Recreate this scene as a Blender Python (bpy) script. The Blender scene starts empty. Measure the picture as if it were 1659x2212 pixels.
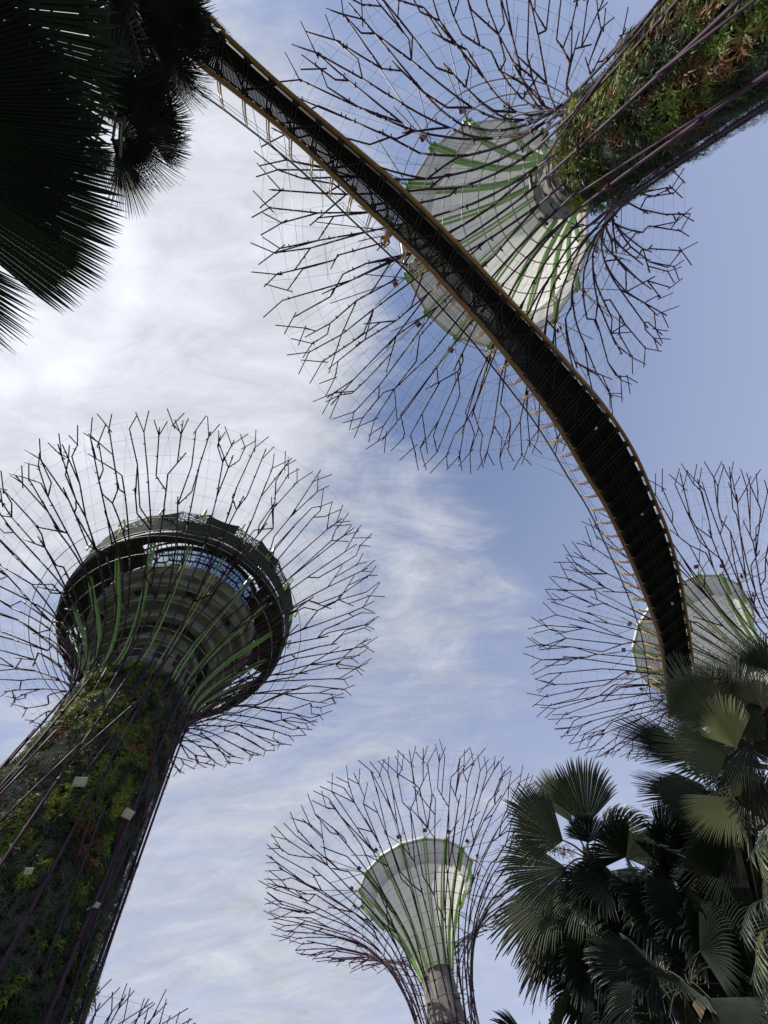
import bpy, math, random
import numpy as np
from mathutils import Vector, Matrix, Quaternion

PI = math.pi
SC = bpy.context.scene
COL = SC.collection

# ------------------------------------------------------------------ camera
FOC, VPX, VPY, CX, CY = 885.0, 676.0, 862.0, 829.5, 1106.0      # calibrated on a 1659 x 2212 frame
zv = Vector((VPX - CX, VPY - CY, FOC)).normalized()               # zenith, in (right, down, forward)
xv = Vector((1, 0, 0)); xv = (xv - zv * xv.dot(zv)).normalized()
yv = zv.cross(xv)
EYE = Vector((0, 0, 1.6))
def w(v): return Vector((xv.dot(v), yv.dot(v), zv.dot(v)))        # (right, down, forward) -> world
cam = bpy.data.cameras.new('camera')
cam.sensor_fit = 'VERTICAL'; cam.sensor_height = 36.0; cam.lens = FOC / 2212 * 36.0
cam.clip_start = 0.05; cam.clip_end = 3000
camo = bpy.data.objects.new('camera', cam); COL.objects.link(camo)
rx, ry, rz = w(Vector((1, 0, 0))), w(Vector((0, -1, 0))), w(Vector((0, 0, -1)))
M = Matrix((rx, ry, rz)).transposed().to_4x4(); M.translation = EYE
camo.matrix_world = M
SC.camera = camo
def ray(px, py): return w(Vector((px - CX, py - CY, FOC))).normalized()
def at(px, py, d): return EYE + ray(px, py) * d                   # point at distance d along the sight line
def lvl(px, py, h):                                               # point h above the eye along the sight line
    r = ray(px, py); return EYE + r * (h / r.z)

# ------------------------------------------------------------------ light
SUN = ray(-70, 510)
EL = math.asin(SUN.z)
sl = bpy.data.lights.new('sun', 'SUN'); sl.energy = 4.2; sl.angle = math.radians(0.55); sl.color = (1, 0.94, 0.85)
so = bpy.data.objects.new('sun', sl); COL.objects.link(so)
so.rotation_euler = SUN.to_track_quat('Z', 'Y').to_euler()
SC.view_settings.view_transform = 'Standard'; SC.view_settings.look = 'None'
SC.view_settings.exposure = 0.35; SC.view_settings.gamma = 1.0

class NT:
    def __init__(s, tree): s.t = tree
    def n(s, typ, **kw):
        nd = s.t.nodes.new(typ)
        for k, v in kw.items():
            if k.startswith('i_'): nd.inputs[int(k[2:])].default_value = v
            else: setattr(nd, k, v)
        return nd
    def l(s, a, b): s.t.links.new(a, b)
    def math(s, op, a, b=None, clamp=False):
        nd = s.t.nodes.new('ShaderNodeMath'); nd.operation = op; nd.use_clamp = clamp
        for i, v in enumerate((a, b)):
            if v is None: continue
            if isinstance(v, (int, float)): nd.inputs[i].default_value = v
            else: s.l(v, nd.inputs[i])
        return nd.outputs[0]
    def mix(s, fac, a, b):
        nd = s.t.nodes.new('ShaderNodeMix'); nd.data_type = 'RGBA'
        for sock, v in ((nd.inputs[0], fac), (nd.inputs[6], a), (nd.inputs[7], b)):
            if isinstance(v, (int, float)): sock.default_value = v
            elif isinstance(v, tuple): sock.default_value = (*v, 1) if len(v) == 3 else v
            else: s.l(v, sock)
        return nd.outputs[2]

wd = bpy.data.worlds.new('World'); SC.world = wd; wd.use_nodes = True
wt = wd.node_tree; wt.nodes.clear(); N = NT(wt)
STR = 0.10
out = N.n('ShaderNodeOutputWorld'); bg = N.n('ShaderNodeBackground'); bg.inputs[1].default_value = STR
sky = N.n('ShaderNodeTexSky', sky_type='NISHITA', sun_disc=False, sun_elevation=EL, sun_rotation=math.atan2(SUN.x, SUN.y),
          altitude=10, air_density=1.0, dust_density=0.5, ozone_density=1.6)
tc = N.n('ShaderNodeTexCoord')
def vmath(op, a, b=None):
    nd = wt.nodes.new('ShaderNodeVectorMath'); nd.operation = op
    N.l(a, nd.inputs[0])
    if b is not None:
        if isinstance(b, tuple): nd.inputs[1].default_value = b
        else: N.l(b, nd.inputs[1])
    return nd
D = vmath('NORMALIZE', tc.outputs['Generated']).outputs[0]
sx = N.n('ShaderNodeSeparateXYZ'); N.l(D, sx.inputs[0])
zz = N.math('MAXIMUM', N.math('ADD', sx.outputs[2], 0.12), 0.12)
cm = N.n('ShaderNodeCombineXYZ')
N.l(N.math('DIVIDE', sx.outputs[0], zz), cm.inputs[0]); N.l(N.math('DIVIDE', sx.outputs[1], zz), cm.inputs[1])
def blob(px, py, sig, amt):                                        # where in the sky a bank of cloud lies
    d = ray(px, py)
    dt = vmath('DOT_PRODUCT', D, tuple(d)).outputs['Value']
    e = N.math('MULTIPLY', N.math('SUBTRACT', dt, 1.0), 1.0 / (math.radians(sig) ** 2))
    return N.math('MULTIPLY', N.math('EXPONENT', e), amt)
cov = None
for b in ((430, 640, 12, .30), (280, 500, 12, .30), (90, 830, 15, .27), (620, 520, 8, .22), (700, 400, 7, .10), (700, 720, 8, .14), (330, 900, 12, .2), (620, 1010, 8, .12),
          (900, 1090, 8, .17), (1000, 1250, 9, .14), (60, 500, 20, .3),(680, 1270, 7, .16), (1250, 1000, 9, .0),
          (560, 1900, 18, .13), (350, 2150, 18, .16), (1000, 1560, 14, .08), (1150, 60, 10, .06),
          (1550, 600, 22, -.28), (1560, 1000, 14, -.12), (640, 140, 10, -.08)):
    v = blob(*b); cov = v if cov is None else N.math('ADD', cov, v)
def noise(vec, sc, det, ro, dist=0.0):
    nd = N.n('ShaderNodeTexNoise'); nd.inputs['Scale'].default_value = sc; nd.inputs['Detail'].default_value = det
    nd.inputs['Roughness'].default_value = ro; nd.inputs['Distortion'].default_value = dist
    N.l(vec, nd.inputs['Vector']); return nd.outputs[0]
mp = N.n('ShaderNodeMapping'); N.l(cm.outputs[0], mp.inputs[0]); mp.inputs['Rotation'].default_value = (0, 0, math.radians(38)); mp.inputs['Scale'].default_value = (0.7, 1.5, 1)
n1 = noise(mp.outputs[0], 4.2, 15, 0.66, 0.9)
mp2 = N.n('ShaderNodeMapping'); N.l(cm.outputs[0], mp2.inputs[0]); mp2.inputs['Rotation'].default_value = (0, 0, math.radians(42)); mp2.inputs['Scale'].default_value = (0.35, 2.0, 1); mp2.inputs['Location'].default_value = (3.1, 1.7, 0)
n2 = noise(mp2.outputs[0], 3.6, 14, 0.66, 1.2)
nn = N.math('ADD', N.math('MULTIPLY', n1, 0.62), N.math('MULTIPLY', n2, 0.38))
dens = N.math('ADD', nn, cov)
mr = N.n('ShaderNodeMapRange', interpolation_type='SMOOTHERSTEP'); N.l(dens, mr.inputs[0])
mr.inputs[1].default_value = 0.46; mr.inputs[2].default_value = 0.98
sd = vmath('DOT_PRODUCT', D, tuple(SUN)).outputs['Value']
sg = N.math('EXPONENT', N.math('MULTIPLY', N.math('SUBTRACT', sd, 1.0), 1 / 0.085))
sg2 = N.math('EXPONENT', N.math('MULTIPLY', N.math('SUBTRACT', sd, 1.0), 1 / 0.5))
n3 = noise(mp.outputs[0], 7.0, 12, 0.66, 0.6)
ang = N.math('ARCCOSINE', N.math('MINIMUM', sd, 0.99999))
HALO = math.acos(ray(268, 680).dot(SUN))
ring = N.math('EXPONENT', N.math('MULTIPLY', N.math('POWER', N.math('DIVIDE', N.math('ABSOLUTE', N.math('SUBTRACT', ang, HALO)), math.radians(1.7)), 2.0), -1.0))
lum = N.math('ADD', N.math('ADD', N.math('ADD', N.math('MULTIPLY', ring, 0.10), N.math('MULTIPLY', n3, 0.58)), 0.19), N.math('ADD', N.math('MULTIPLY', sg, 0.16), N.math('MULTIPLY', sg2, 0.10)))
cl = N.n('ShaderNodeCombineColor')
for i, k in enumerate((0.94, 0.97, 1.06)): N.l(N.math('MULTIPLY', lum, k / STR), cl.inputs[i])
# pale humid air low down and towards the sun
haze = N.math('MULTIPLY', N.math('POWER', N.math('SUBTRACT', 1.0, sx.outputs[2], clamp=True), 0.7), 1.15, clamp=True)
cmp_ = vmath('DIVIDE', sky.outputs[0], vmath('ADD', vmath('SCALE', sky.outputs[0]).outputs[0], (1.0, 1.0, 1.0)).outputs[0])
for q in wt.nodes:
    if q.type == 'VECT_MATH' and q.operation == 'SCALE': q.inputs['Scale'].default_value = 0.85 * STR
tint = vmath('MULTIPLY', cmp_.outputs[0], (1.20, 1.26, 1.50))
skyh = N.mix(haze, tint.outputs[0], (0.40 / STR, 0.45 / STR, 0.615 / STR))
skyc = N.mix(N.math('MULTIPLY', mr.outputs[0], 0.96), skyh, cl.outputs[0])
N.l(skyc, bg.inputs[0]); N.l(bg.outputs[0], out.inputs[0])

# ------------------------------------------------------------------ materials
def mat(name, col, rough=0.6, metal=0.0, spec=0.5, var=0.0, vscale=3.0, trans=0.0, bump=0.0, bscale=20.0, tcol=None, col2=None, detail=4):
    m = bpy.data.materials.new(name); m.use_nodes = True; t = m.node_tree; n = NT(t)
    p = t.nodes['Principled BSDF']; o = t.nodes['Material Output']
    p.inputs['Roughness'].default_value = rough; p.inputs['Metallic'].default_value = metal
    p.inputs['Specular IOR Level'].default_value = spec
    p.inputs['Base Color'].default_value = (*col, 1)
    tcn = n.n('ShaderNodeTexCoord')
    if var > 0 or col2:
        nz = n.n('ShaderNodeTexNoise'); nz.inputs['Scale'].default_value = vscale; nz.inputs['Detail'].default_value = detail
        n.l(tcn.outputs['Object'], nz.inputs['Vector'])
        r = n.n('ShaderNodeMapRange'); n.l(nz.outputs[0], r.inputs[0]); r.inputs[1].default_value = 0.32; r.inputs[2].default_value = 0.68
        c2 = col2 or tuple(c * (1 + var) for c in col); c1 = col if col2 else tuple(c * (1 - var) for c in col)
        cc = n.mix(r.outputs[0], c1, c2); n.l(cc, p.inputs['Base Color'])
    if bump > 0:
        nb = n.n('ShaderNodeTexNoise'); nb.inputs['Scale'].default_value = bscale; nb.inputs['Detail'].default_value = 5
        n.l(tcn.outputs['Object'], nb.inputs['Vector'])
        b = n.n('ShaderNodeBump'); b.inputs['Strength'].default_value = bump; n.l(nb.outputs[0], b.inputs['Height'])
        n.l(b.outputs[0], p.inputs['Normal'])
    if trans > 0:
        tr = n.n('ShaderNodeBsdfTranslucent'); mx = n.n('ShaderNodeMixShader'); mx.inputs[0].default_value = trans
        tr.inputs[0].default_value = (*(tcol or col), 1)
        n.l(p.outputs[0], mx.inputs[1]); n.l(tr.outputs[0], mx.inputs[2]); n.l(mx.outputs[0], o.inputs[0])
    return m

MT = dict(
    rod=mat('plum_painted_steel', (0.034, 0.016, 0.030), 0.6, 0.0, 0.22, col2=(0.070, 0.024, 0.056), vscale=1.3),
    silver=mat('galvanised_steel', (0.36, 0.36, 0.37), 0.6, 0.2, 0.4, var=0.2),
    cable=mat('thin_steel_cable', (0.16, 0.16, 0.18), 0.5, 0.5),
    white=mat('white_shell', (0.84, 0.83, 0.81), 0.5, 0, 0.4, var=0.08, vscale=0.9, trans=0.42, tcol=(0.85, 0.84, 0.80), detail=9, bump=0.04, bscale=1.5),
    shellrim=mat('grey_shell_rim', (0.76, 0.75, 0.74), 0.55, 0, 0.4, trans=0.25, tcol=(0.8, 0.79, 0.78), var=0.08, vscale=0.8, bump=0.03, bscale=2),
    edge=mat('white_edge_tube', (0.74, 0.74, 0.74), 0.4, 0, 0.5, var=0.04),
    green=mat('lime_green_paint', (0.30, 0.50, 0.13), 0.45, 0, 0.5, var=0.14, vscale=1.5),
    concrete=mat('raw_concrete', (0.16, 0.15, 0.135), 0.88, 0, 0.2, col2=(0.31, 0.29, 0.26), vscale=0.9, bump=0.15, bscale=6, detail=8),
    darkconc=mat('dark_opening', (0.02, 0.02, 0.02), 0.8),
    louvre=mat('dark_louvre_metal', (0.035, 0.035, 0.034), 0.6, 0.2, 0.4, var=0.25, vscale=2),
    olive=mat('olive_panel', (0.035, 0.042, 0.028), 0.9, 0, 0.1, var=0.2),
    purple=mat('purple_plate', (0.16, 0.05, 0.10), 0.4),
    lamp=mat('dark_lamp_housing', (0.05, 0.05, 0.055), 0.5),
    lampw=mat('pale_lamp_housing', (0.62, 0.62, 0.55), 0.5, var=0.06),
    soil=mat('planting_backing', (0.018, 0.020, 0.012), 0.95, 0, 0.1, var=0.4, vscale=2),
    fern=mat('fern_green', (0.034, 0.054, 0.020), 0.55, 0, 0.4, var=0.45, vscale=1.2, trans=0.25, tcol=(0.10, 0.19, 0.03)),
    greymoss=mat('grey_airplant', (0.10, 0.115, 0.085), 0.75, 0, 0.2, var=0.35, vscale=1.5, trans=0.12),
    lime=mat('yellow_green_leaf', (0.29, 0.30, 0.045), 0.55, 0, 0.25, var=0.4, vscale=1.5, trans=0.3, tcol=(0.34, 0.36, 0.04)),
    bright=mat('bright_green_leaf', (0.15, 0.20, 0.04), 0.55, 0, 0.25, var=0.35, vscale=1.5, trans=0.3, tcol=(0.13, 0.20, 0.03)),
    orange=mat('orange_bromeliad', (0.17, 0.088, 0.03), 0.6, 0, 0.35, var=0.6, vscale=1.5, trans=0.25, tcol=(0.26, 0.13, 0.03)),
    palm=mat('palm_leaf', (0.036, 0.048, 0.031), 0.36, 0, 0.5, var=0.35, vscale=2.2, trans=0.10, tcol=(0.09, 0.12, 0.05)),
    palmlit=mat('sunlit_palm_leaf', (0.14, 0.165, 0.095), 0.42, 0, 0.45, col2=(0.18, 0.20, 0.10), vscale=3, trans=0.35, tcol=(0.26, 0.29, 0.13)),  # copy of the palm leaf with sunlight put into its colour
    palmdark=mat('shaded_palm_leaf', (0.014, 0.021, 0.014), 0.45, 0, 0.32, var=0.3, vscale=3, trans=0.02, tcol=(0.04, 0.07, 0.02)),  # copy of the palm leaf with shade put into its colour
    palmshade=mat('backlit_shade_palm_leaf', (0.007, 0.011, 0.008), 0.7, 0, 0.12, var=0.3, vscale=3, trans=0.025, tcol=(0.04, 0.07, 0.02)),  # top left palms: the shade of backlit blades painted as leaf colour
    leafrib=mat('pale_leaf_rib', (0.12, 0.14, 0.075), 0.4, 0, 0.45, var=0.2),
    petiole=mat('palm_petiole', (0.055, 0.062, 0.034), 0.5, 0, 0.4, var=0.25),
    fibre=mat('brown_leaf_base', (0.035, 0.022, 0.014), 0.9, 0, 0.1, var=0.5, vscale=6, bump=0.6, bscale=18),
    deadleaf=mat('dry_leaf', (0.26, 0.21, 0.14), 0.8, 0, 0.1, var=0.3, trans=0.2),
    seed=mat('seed_brown', (0.16, 0.11, 0.05), 0.7, var=0.3),
    bark=mat('palm_bark', (0.11, 0.08, 0.055), 0.9, 0, 0.2, var=0.4, vscale=3, bump=0.6, bscale=12),
    deck=mat('dark_deck_underside', (0.006, 0.006, 0.007), 0.8, 0, 0.06, var=0.35, vscale=1.1, bump=0.1),
    beam=mat('dark_beam_steel', (0.014, 0.013, 0.015), 0.6, 0.0, 0.2),
    ochre=mat('ochre_tube_paint', (0.20, 0.10, 0.035), 0.5, 0, 0.45, var=0.12, vscale=1),
    yellow=mat('yellow_strut_paint', (0.52, 0.31, 0.09), 0.5, 0, 0.45, var=0.08),
    flower=mat('magenta_bract', (0.62, 0.06, 0.32), 0.6, var=0.2, trans=0.3, tcol=(0.7, 0.1, 0.4)),
    skin=mat('skin', (0.36, 0.20, 0.13), 0.55), hair=mat('dark_hair', (0.018, 0.012, 0.009), 0.5),
    cloth1=mat('pale_shirt', (0.55, 0.55, 0.50), 0.85, var=0.1), cloth2=mat('rust_shirt', (0.33, 0.12, 0.07), 0.85, var=0.1),
    denim=mat('denim', (0.05, 0.07, 0.12), 0.85, var=0.2), khaki=mat('khaki_cloth', (0.27, 0.23, 0.15), 0.85), shoe=mat('shoe', (0.5, 0.48, 0.44), 0.7),
    grass=mat('lawn', (0.030, 0.050, 0.016), 0.9, 0, 0.1, var=0.5, vscale=0.3), bounce_paving=mat('bounce_paving', (0.50, 0.475, 0.43), 0.85, var=0.15, vscale=0.8),
)
# glass band: dark reflective panes with light mullions come from real geometry
gm = bpy.data.materials.new('tinted_glass'); gm.use_nodes = True
gp = gm.node_tree.nodes['Principled BSDF']; gp.inputs['Base Color'].default_value = (0.26, 0.34, 0.48, 1); gp.inputs['Metallic'].default_value = 0.85; gp.inputs['Roughness'].default_value = 0.04
gp.inputs['Specular IOR Level'].default_value = 1.0; gp.inputs['IOR'].default_value = 2.2; MT['glass'] = gm

# ------------------------------------------------------------------ mesh helpers
class MB:
    def __init__(s): s.v = []; s.f = []; s.m = []; s.cur = 0
    def add(s, vs, fs):
        b = len(s.v); s.v.extend([tuple(p) for p in vs]); s.f.extend([tuple(i + b for i in f) for f in fs]); s.m.extend([s.cur] * len(fs))
    def tube(s, pts, rad, n=6, caps=True):
        pts = [Vector(p) for p in pts]
        rads = rad if isinstance(rad, (list, tuple)) else [rad] * len(pts)
        vs = []; fs = []; up = None
        for i, p in enumerate(pts):
            if i == 0: d = pts[1] - p
            elif i == len(pts) - 1: d = p - pts[i - 1]
            else: d = (pts[i + 1] - p).normalized() + (p - pts[i - 1]).normalized()
            d.normalize()
            if up is None:
                up = Vector((0, 0, 1)) if abs(d.z) < 0.9 else Vector((1, 0, 0))
            a = (up - d * up.dot(d))
            if a.length < 1e-5: a = d.orthogonal()
            a.normalize(); up = a; b = d.cross(a)
            for k in range(n):
                t = 2 * PI * k / n
                vs.append(p + (a * math.cos(t) + b * math.sin(t)) * rads[i])
        for i in range(len(pts) - 1):
            for k in range(n):
                k2 = (k + 1) % n
                fs.append((i * n + k, i * n + k2, (i + 1) * n + k2, (i + 1) * n + k))
        if caps:
            fs.append(tuple(range(n - 1, -1, -1))); e = (len(pts) - 1) * n; fs.append(tuple(range(e, e + n)))
        s.add(vs, fs)
    def box(s, c, X, Y, Z):                                        # centre and three half-axis vectors
        c = Vector(c); vs = [c + X * i + Y * j + Z * k for i in (-1, 1) for j in (-1, 1) for k in (-1, 1)]
        s.add(vs, [(0, 1, 3, 2), (4, 6, 7, 5), (0, 4, 5, 1), (2, 3, 7, 6), (0, 2, 6, 4), (1, 5, 7, 3)])
    def lathe(s, prof, n, ax, t0=0.0, t1=2 * PI, closed=False, wob=None):
        full = abs(t1 - t0 - 2 * PI) < 1e-6
        m = n if full else n + 1; vs = []; fs = []
        for (r, z) in prof:
            for k in range(m):
                t = t0 + (t1 - t0) * k / n
                rr = r if wob is None else wob(r, z, t)
                vs.append((ax[0] + rr * math.cos(t), ax[1] + rr * math.sin(t), z))
        L = len(prof)
        for i in range(L if closed else L - 1):
            i2 = (i + 1) % L
            for k in range(n):
                k2 = (k + 1) % m
                fs.append((i * m + k, i * m + k2, i2 * m + k2, i2 * m + k))
        s.add(vs, fs)
    def build(s, name, mats, parent=None, smooth=True):
        me = bpy.data.meshes.new(name); me.from_pydata(s.v, [], s.f)
        if not isinstance(mats, (list, tuple)): mats = [mats]
        for m in mats: me.materials.append(m)
        if len(mats) > 1: me.polygons.foreach_set('material_index', s.m)
        if smooth: me.polygons.foreach_set('use_smooth', [True] * len(me.polygons))
        me.update()
        o = bpy.data.objects.new(name, me); COL.objects.link(o)
        if parent is not None: o.parent = parent; o.matrix_parent_inverse = parent.matrix_world.inverted()
        return o
def tag(o, label=None, cat=None, group=None, kind=None):
    for k, v in (('label', label), ('category', cat), ('group', group), ('kind', kind)):
        if v: o[k] = v
    return o
def empty(name, loc, label, cat, group=None):
    o = bpy.data.objects.new(name, None); COL.objects.link(o); o.location = loc; o.empty_display_size = 0.5
    o.matrix_world = Matrix.Translation(Vector(loc))
    return tag(o, label, cat, group)
def spline(pts, k):                                                # Catmull-Rom through pts, k steps each
    P = [Vector(p) for p in pts]; P = [P[0] * 2 - P[1]] + P + [P[-1] * 2 - P[-2]]; o = []
    for i in range(1, len(P) - 2):
        for j in range(k):
            t = j / k
            o.append(0.5 * ((2 * P[i]) + (P[i + 1] - P[i - 1]) * t + (2 * P[i - 1] - 5 * P[i] + 4 * P[i + 1] - P[i + 2]) * t * t + (3 * P[i] - P[i - 1] - 3 * P[i + 1] + P[i + 2]) * t ** 3))
    o.append(P[-2]); return o

# ------------------------------------------------------------------ ground
g = MB(); g.lathe([(0.01, 0), (30, 0), (120, 0), (900, 0)], 64, (0, 0)); tag(g.build('ground', MT['grass']), kind='structure')
g = MB(); g.lathe([(0.01, 0.004), (19, 0.004)], 64, (17, -12)); g.lathe([(0.01, 0.008), (19, 0.008)], 64, (12, 60)); g.lathe([(0.01, 0.012), (15, 0.012)], 64, (46, 28)); tag(g.build('unseen_bounce_discs', MT['bounce_paving']), kind='structure')  # unseen pale discs, added to bounce light up onto the white funnels

# ------------------------------------------------------------------ tree towers
class Prof:
    def __init__(s, pts, ax):
        c = spline([(r, z, 0) for r, z in pts], 14); s.r = np.array([p.x for p in c]); s.z = np.array([p.y for p in c]); s.ax = ax
        s.s = np.r_[0, np.cumsum(np.hypot(np.diff(s.r), np.diff(s.z)))]
        s.L = s.s[-1]
    def s_at_z(s, z): return float(np.interp(z, s.z, s.s))
    def rz(s, q):
        if q > s.L:
            dr, dz = s.r[-1] - s.r[-6], s.z[-1] - s.z[-6]; k = (q - s.L) / math.hypot(dr, dz)
            return s.r[-1] + dr * k, s.z[-1] + dz * k
        return float(np.interp(q, s.s, s.r)), float(np.interp(q, s.s, s.z))
    def p(s, q, th, off=0.0):
        r, z = s.rz(q); r2, z2 = s.rz(q + 0.2); l = math.hypot(r2 - r, z2 - z) or 1
        r += (z2 - z) / l * off; z -= (r2 - r) / l * off            # off > 0: outside / below the surface
        return Vector((s.ax[0] + r * math.cos(th), s.ax[1] + r * math.sin(th), z))

def canopy(root, P, zneck, seed, nroot, ns, us, rr, tiplen, hoops, net, offs=0.0):
    rng = random.Random(seed)
    s0 = P.s_at_z(zneck); span = P.L - s0
    rows = []
    for k, (n, u) in enumerate(zip(ns, us)):
        ph = rng.random() * 6.28 / n; row = []
        for j in range(n):
            jt = 0.12 if k < 2 else 0.30
            th = ph + 2 * PI * (j + rng.uniform(-jt, jt) * (1.15 if k < 2 else 1.6)) / n
            du = (us[min(k + 1, len(us) - 1)] - us[max(k - 1, 0)]) * 0.5
            uu = u + (rng.uniform(-0.44, 0.44) * du if k else rng.uniform(-.02, .02))
            row.append([th, s0 + uu * span, None, offs + rng.uniform(-0.22, 0.22) * min(1, k / 3)])
        rows.append(row)
    def adiff(a, b): return abs((a - b + PI) % (2 * PI) - PI)
    def pos(nd): return P.p(nd[1], nd[0], nd[3])
    B = [MB() for _ in range(nroot)]
    for j, nd in enumerate(rows[0]): nd[2] = j % nroot
    def couple(mb, pts, r0):
        for t in (rng.uniform(.1, .3), rng.uniform(.7, .92)):
            f = t * (len(pts) - 1); i = min(int(f), len(pts) - 2); q = pts[i].lerp(pts[i + 1], f - i); d = (pts[i + 1] - pts[i]).normalized()
            mb.tube([q - d * .13, q + d * .13], r0 * 1.18, 5)
            if rng.random() < .4: e = d.orthogonal().normalized(); mb.tube([q - e * .02, q + e * r0 * 3.4], r0 * .7, 4)
    def seg(mb, a, b, r0, r1, over=0.0):
        """rod from node to node: straight when it runs nearly radially, else with a knee"""
        th0, th1 = a[0], a[0] + ((b[0] - a[0] + PI) % (2 * PI) - PI)
        du = b[1] - a[1]; lat_ = abs(th1 - th0) * P.rz((a[1] + b[1]) / 2)[0]
        need = lat_ / math.tan(math.radians(rng.uniform(31, 46)))
        f = need / max(du, .1)
        if f < 0.22 or f > 0.85: key = [(0, th0), (1, th1)]
        elif rng.random() < 0.62: key = [(0, th0), (f, th1 - (th1 - th0) * rng.uniform(0, .12)), (1, th1)]
        else: key = [(0, th0), (1 - f, th0 + (th1 - th0) * rng.uniform(0, .12)), (1, th1)]
        pts = []
        for (t0_, h0), (t1_, h1) in zip(key, key[1:]):
            k = max(1, int(round((t1_ - t0_) * 4))) if a[1] < s0 + 0.42 * span else 1
            for i in range(k):
                t = t0_ + (t1_ - t0_) * i / k; pts.append(P.p(a[1] + du * t, h0 + (h1 - h0) * i / k, a[3] + (b[3] - a[3]) * t))
        pts.append(P.p(b[1], th1, b[3]))
        if len(key) == 3 and a[1] > s0 + .25 * span and rng.random() < 0.34:   # a free prong past the knee
            kp = P.p(a[1] + du * key[1][0], key[1][1], a[3] + (b[3] - a[3]) * key[1][0]); st = P.p(a[1], th0, a[3]); d = (kp - st).normalized()
            mb.tube([kp - d * .15, kp + d * rng.uniform(.8, 2.0)], r1 * .9, 6)
        if over > 0: pts.append(pts[-1] + (pts[-1] - pts[-2]).normalized() * over)
        mb.tube(pts, [r0 + (r1 - r0) * i / (len(pts) - 1) for i in range(len(pts))], 6)
        couple(mb, pts, r0)
    # rods down the trunk
    for j, nd in enumerate(rows[0]):
        th = nd[0]; pts = []; tw = rng.uniform(-0.16, 0.16); hid = -0.75 if j % 5 in (1, 3, 4) else 0.0; fat = rng.choice((.95, 1.1, 1.6)) if not hid else .9
        for i in range(17):
            q = 0.05 + (nd[1] - 0.05) * i / 16; pts.append(P.p(q, th + tw * (1 - i / 16) ** 1.5, hid * min(1, (16 - i) / 3)))
        B[nd[2]].tube(pts, [rr * fat * (1 - i / 16) + rr * i / 16 for i in range(17)], 8)
        for i in range(2, 16, 3):
            d = (pts[i + 1] - pts[i]).normalized(); B[nd[2]].tube([pts[i] - d * .12, pts[i] + d * .12], rr * fat * 1.15, 6)
    n0 = len(rows[0])
    for j in range(n0):                                            # diagonal braces between neighbouring rods
        for rep in range(2):
            if rng.random() < 0.6:
                a = rows[0][j]; b = rows[0][(j + rng.choice((1, 1, 2))) % n0]
                q0 = rng.uniform(0.0, 0.72) * s0 + 1; q1 = min(q0 + rng.uniform(6, 11), s0)
                if rng.random() < .5: a, b = b, a
                th1 = a[0] + ((b[0] - a[0] + PI) % (2 * PI) - PI); q0 = max(q0, 5)
                B[a[2]].tube([P.p(q0 + (q1 - q0) * t / 5, a[0] + (th1 - a[0]) * t / 5, 0.12) for t in range(6)], rr * 0.75, 6)
    for k in range(len(rows) - 1):
        A, C = rows[k], rows[k + 1]; used = [0] * len(A)
        r0 = rr * (1.05 - 0.38 * k / len(rows)); r1 = rr * (1.05 - 0.38 * (k + 1) / len(rows))
        step = 2 * PI / len(A)
        for c in C:
            cand = sorted((adiff(a[0], c[0]) / step + used[i] * 0.28 + rng.uniform(0, 0.62), i) for i, a in enumerate(A) if adiff(a[0], c[0]) < 2.2 * step)
            i = cand[0][1]; used[i] += 1; a = A[i]; c[2] = a[2]
            seg(B[a[2]], a, c, r0, r1, over=rng.uniform(0.6, 1.8) if (k >= 2 and rng.random() < 0.30) else 0)
            if k >= 1 and len(cand) > 1 and rng.random() < 0.36:   # a closed cell
                i2 = cand[1][1]; used[i2] += 1; seg(B[c[2]], A[i2], c, r0, r1)
        for i, a in enumerate(A):
            if not used[i] and rng.random() < 0.8:
                c = min(C, key=lambda c: adiff(a[0], c[0])); seg(B[a[2]], a, c, r0, r1)
    rt = rr * 0.66
    for nd in rows[-1]:                                            # forked tips
        p = pos(nd); e1 = (P.p(nd[1] + 0.5, nd[0], nd[3]) - p).normalized(); e2 = Vector((-math.sin(nd[0]), math.cos(nd[0]), 0))
        e3 = e1.cross(e2)
        for sgn in ((-1, 1) if rng.random() < 0.8 else (rng.choice((-1, 1)),)):
            a = math.radians(rng.uniform(14, 40)) * sgn; d = e1 * math.cos(a) + e2 * math.sin(a) + e3 * rng.uniform(-.12, .12)
            l = rng.uniform(0.7, 1.25) * tiplen; st = p - d * rng.uniform(0.0, 0.25) if rng.random() < .7 else p - d * 0.5
            B[nd[2]].tube([st, p + d * l], rt, 6)
    for b in B:
        if b.v: b.build('branch', MT['rod'], root)
    # hoops
    for zt in hoops:
        mb = MB(); q = P.s_at_z(zt); mb.tube([P.p(q, 2 * PI * i / 64, -0.10) for i in range(65)], 0.038, 5, caps=False); mb.build('hoop', MT['silver'], root)
    mb = MB(); nh, nr = net
    for i in range(nh):
        q = s0 + span * (0.30 + 0.66 * i / (nh - 1)); o = -0.12
        mb.tube([P.p(q, 2 * PI * t / 96, o) for t in range(97)], 0.010, 3, caps=False)
    for j in range(nr):
        th = 2 * PI * j / nr; dth = 0.16 if j % 2 else -0.16
        mb.tube([P.p(s0 + span * (0.15 + 0.80 * t / 8), th + dth * t / 8, -0.13) for t in range(9)], 0.010, 3, caps=False)
    tag(mb.build('cable_net', MT['cable'], root), kind='stuff')

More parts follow.
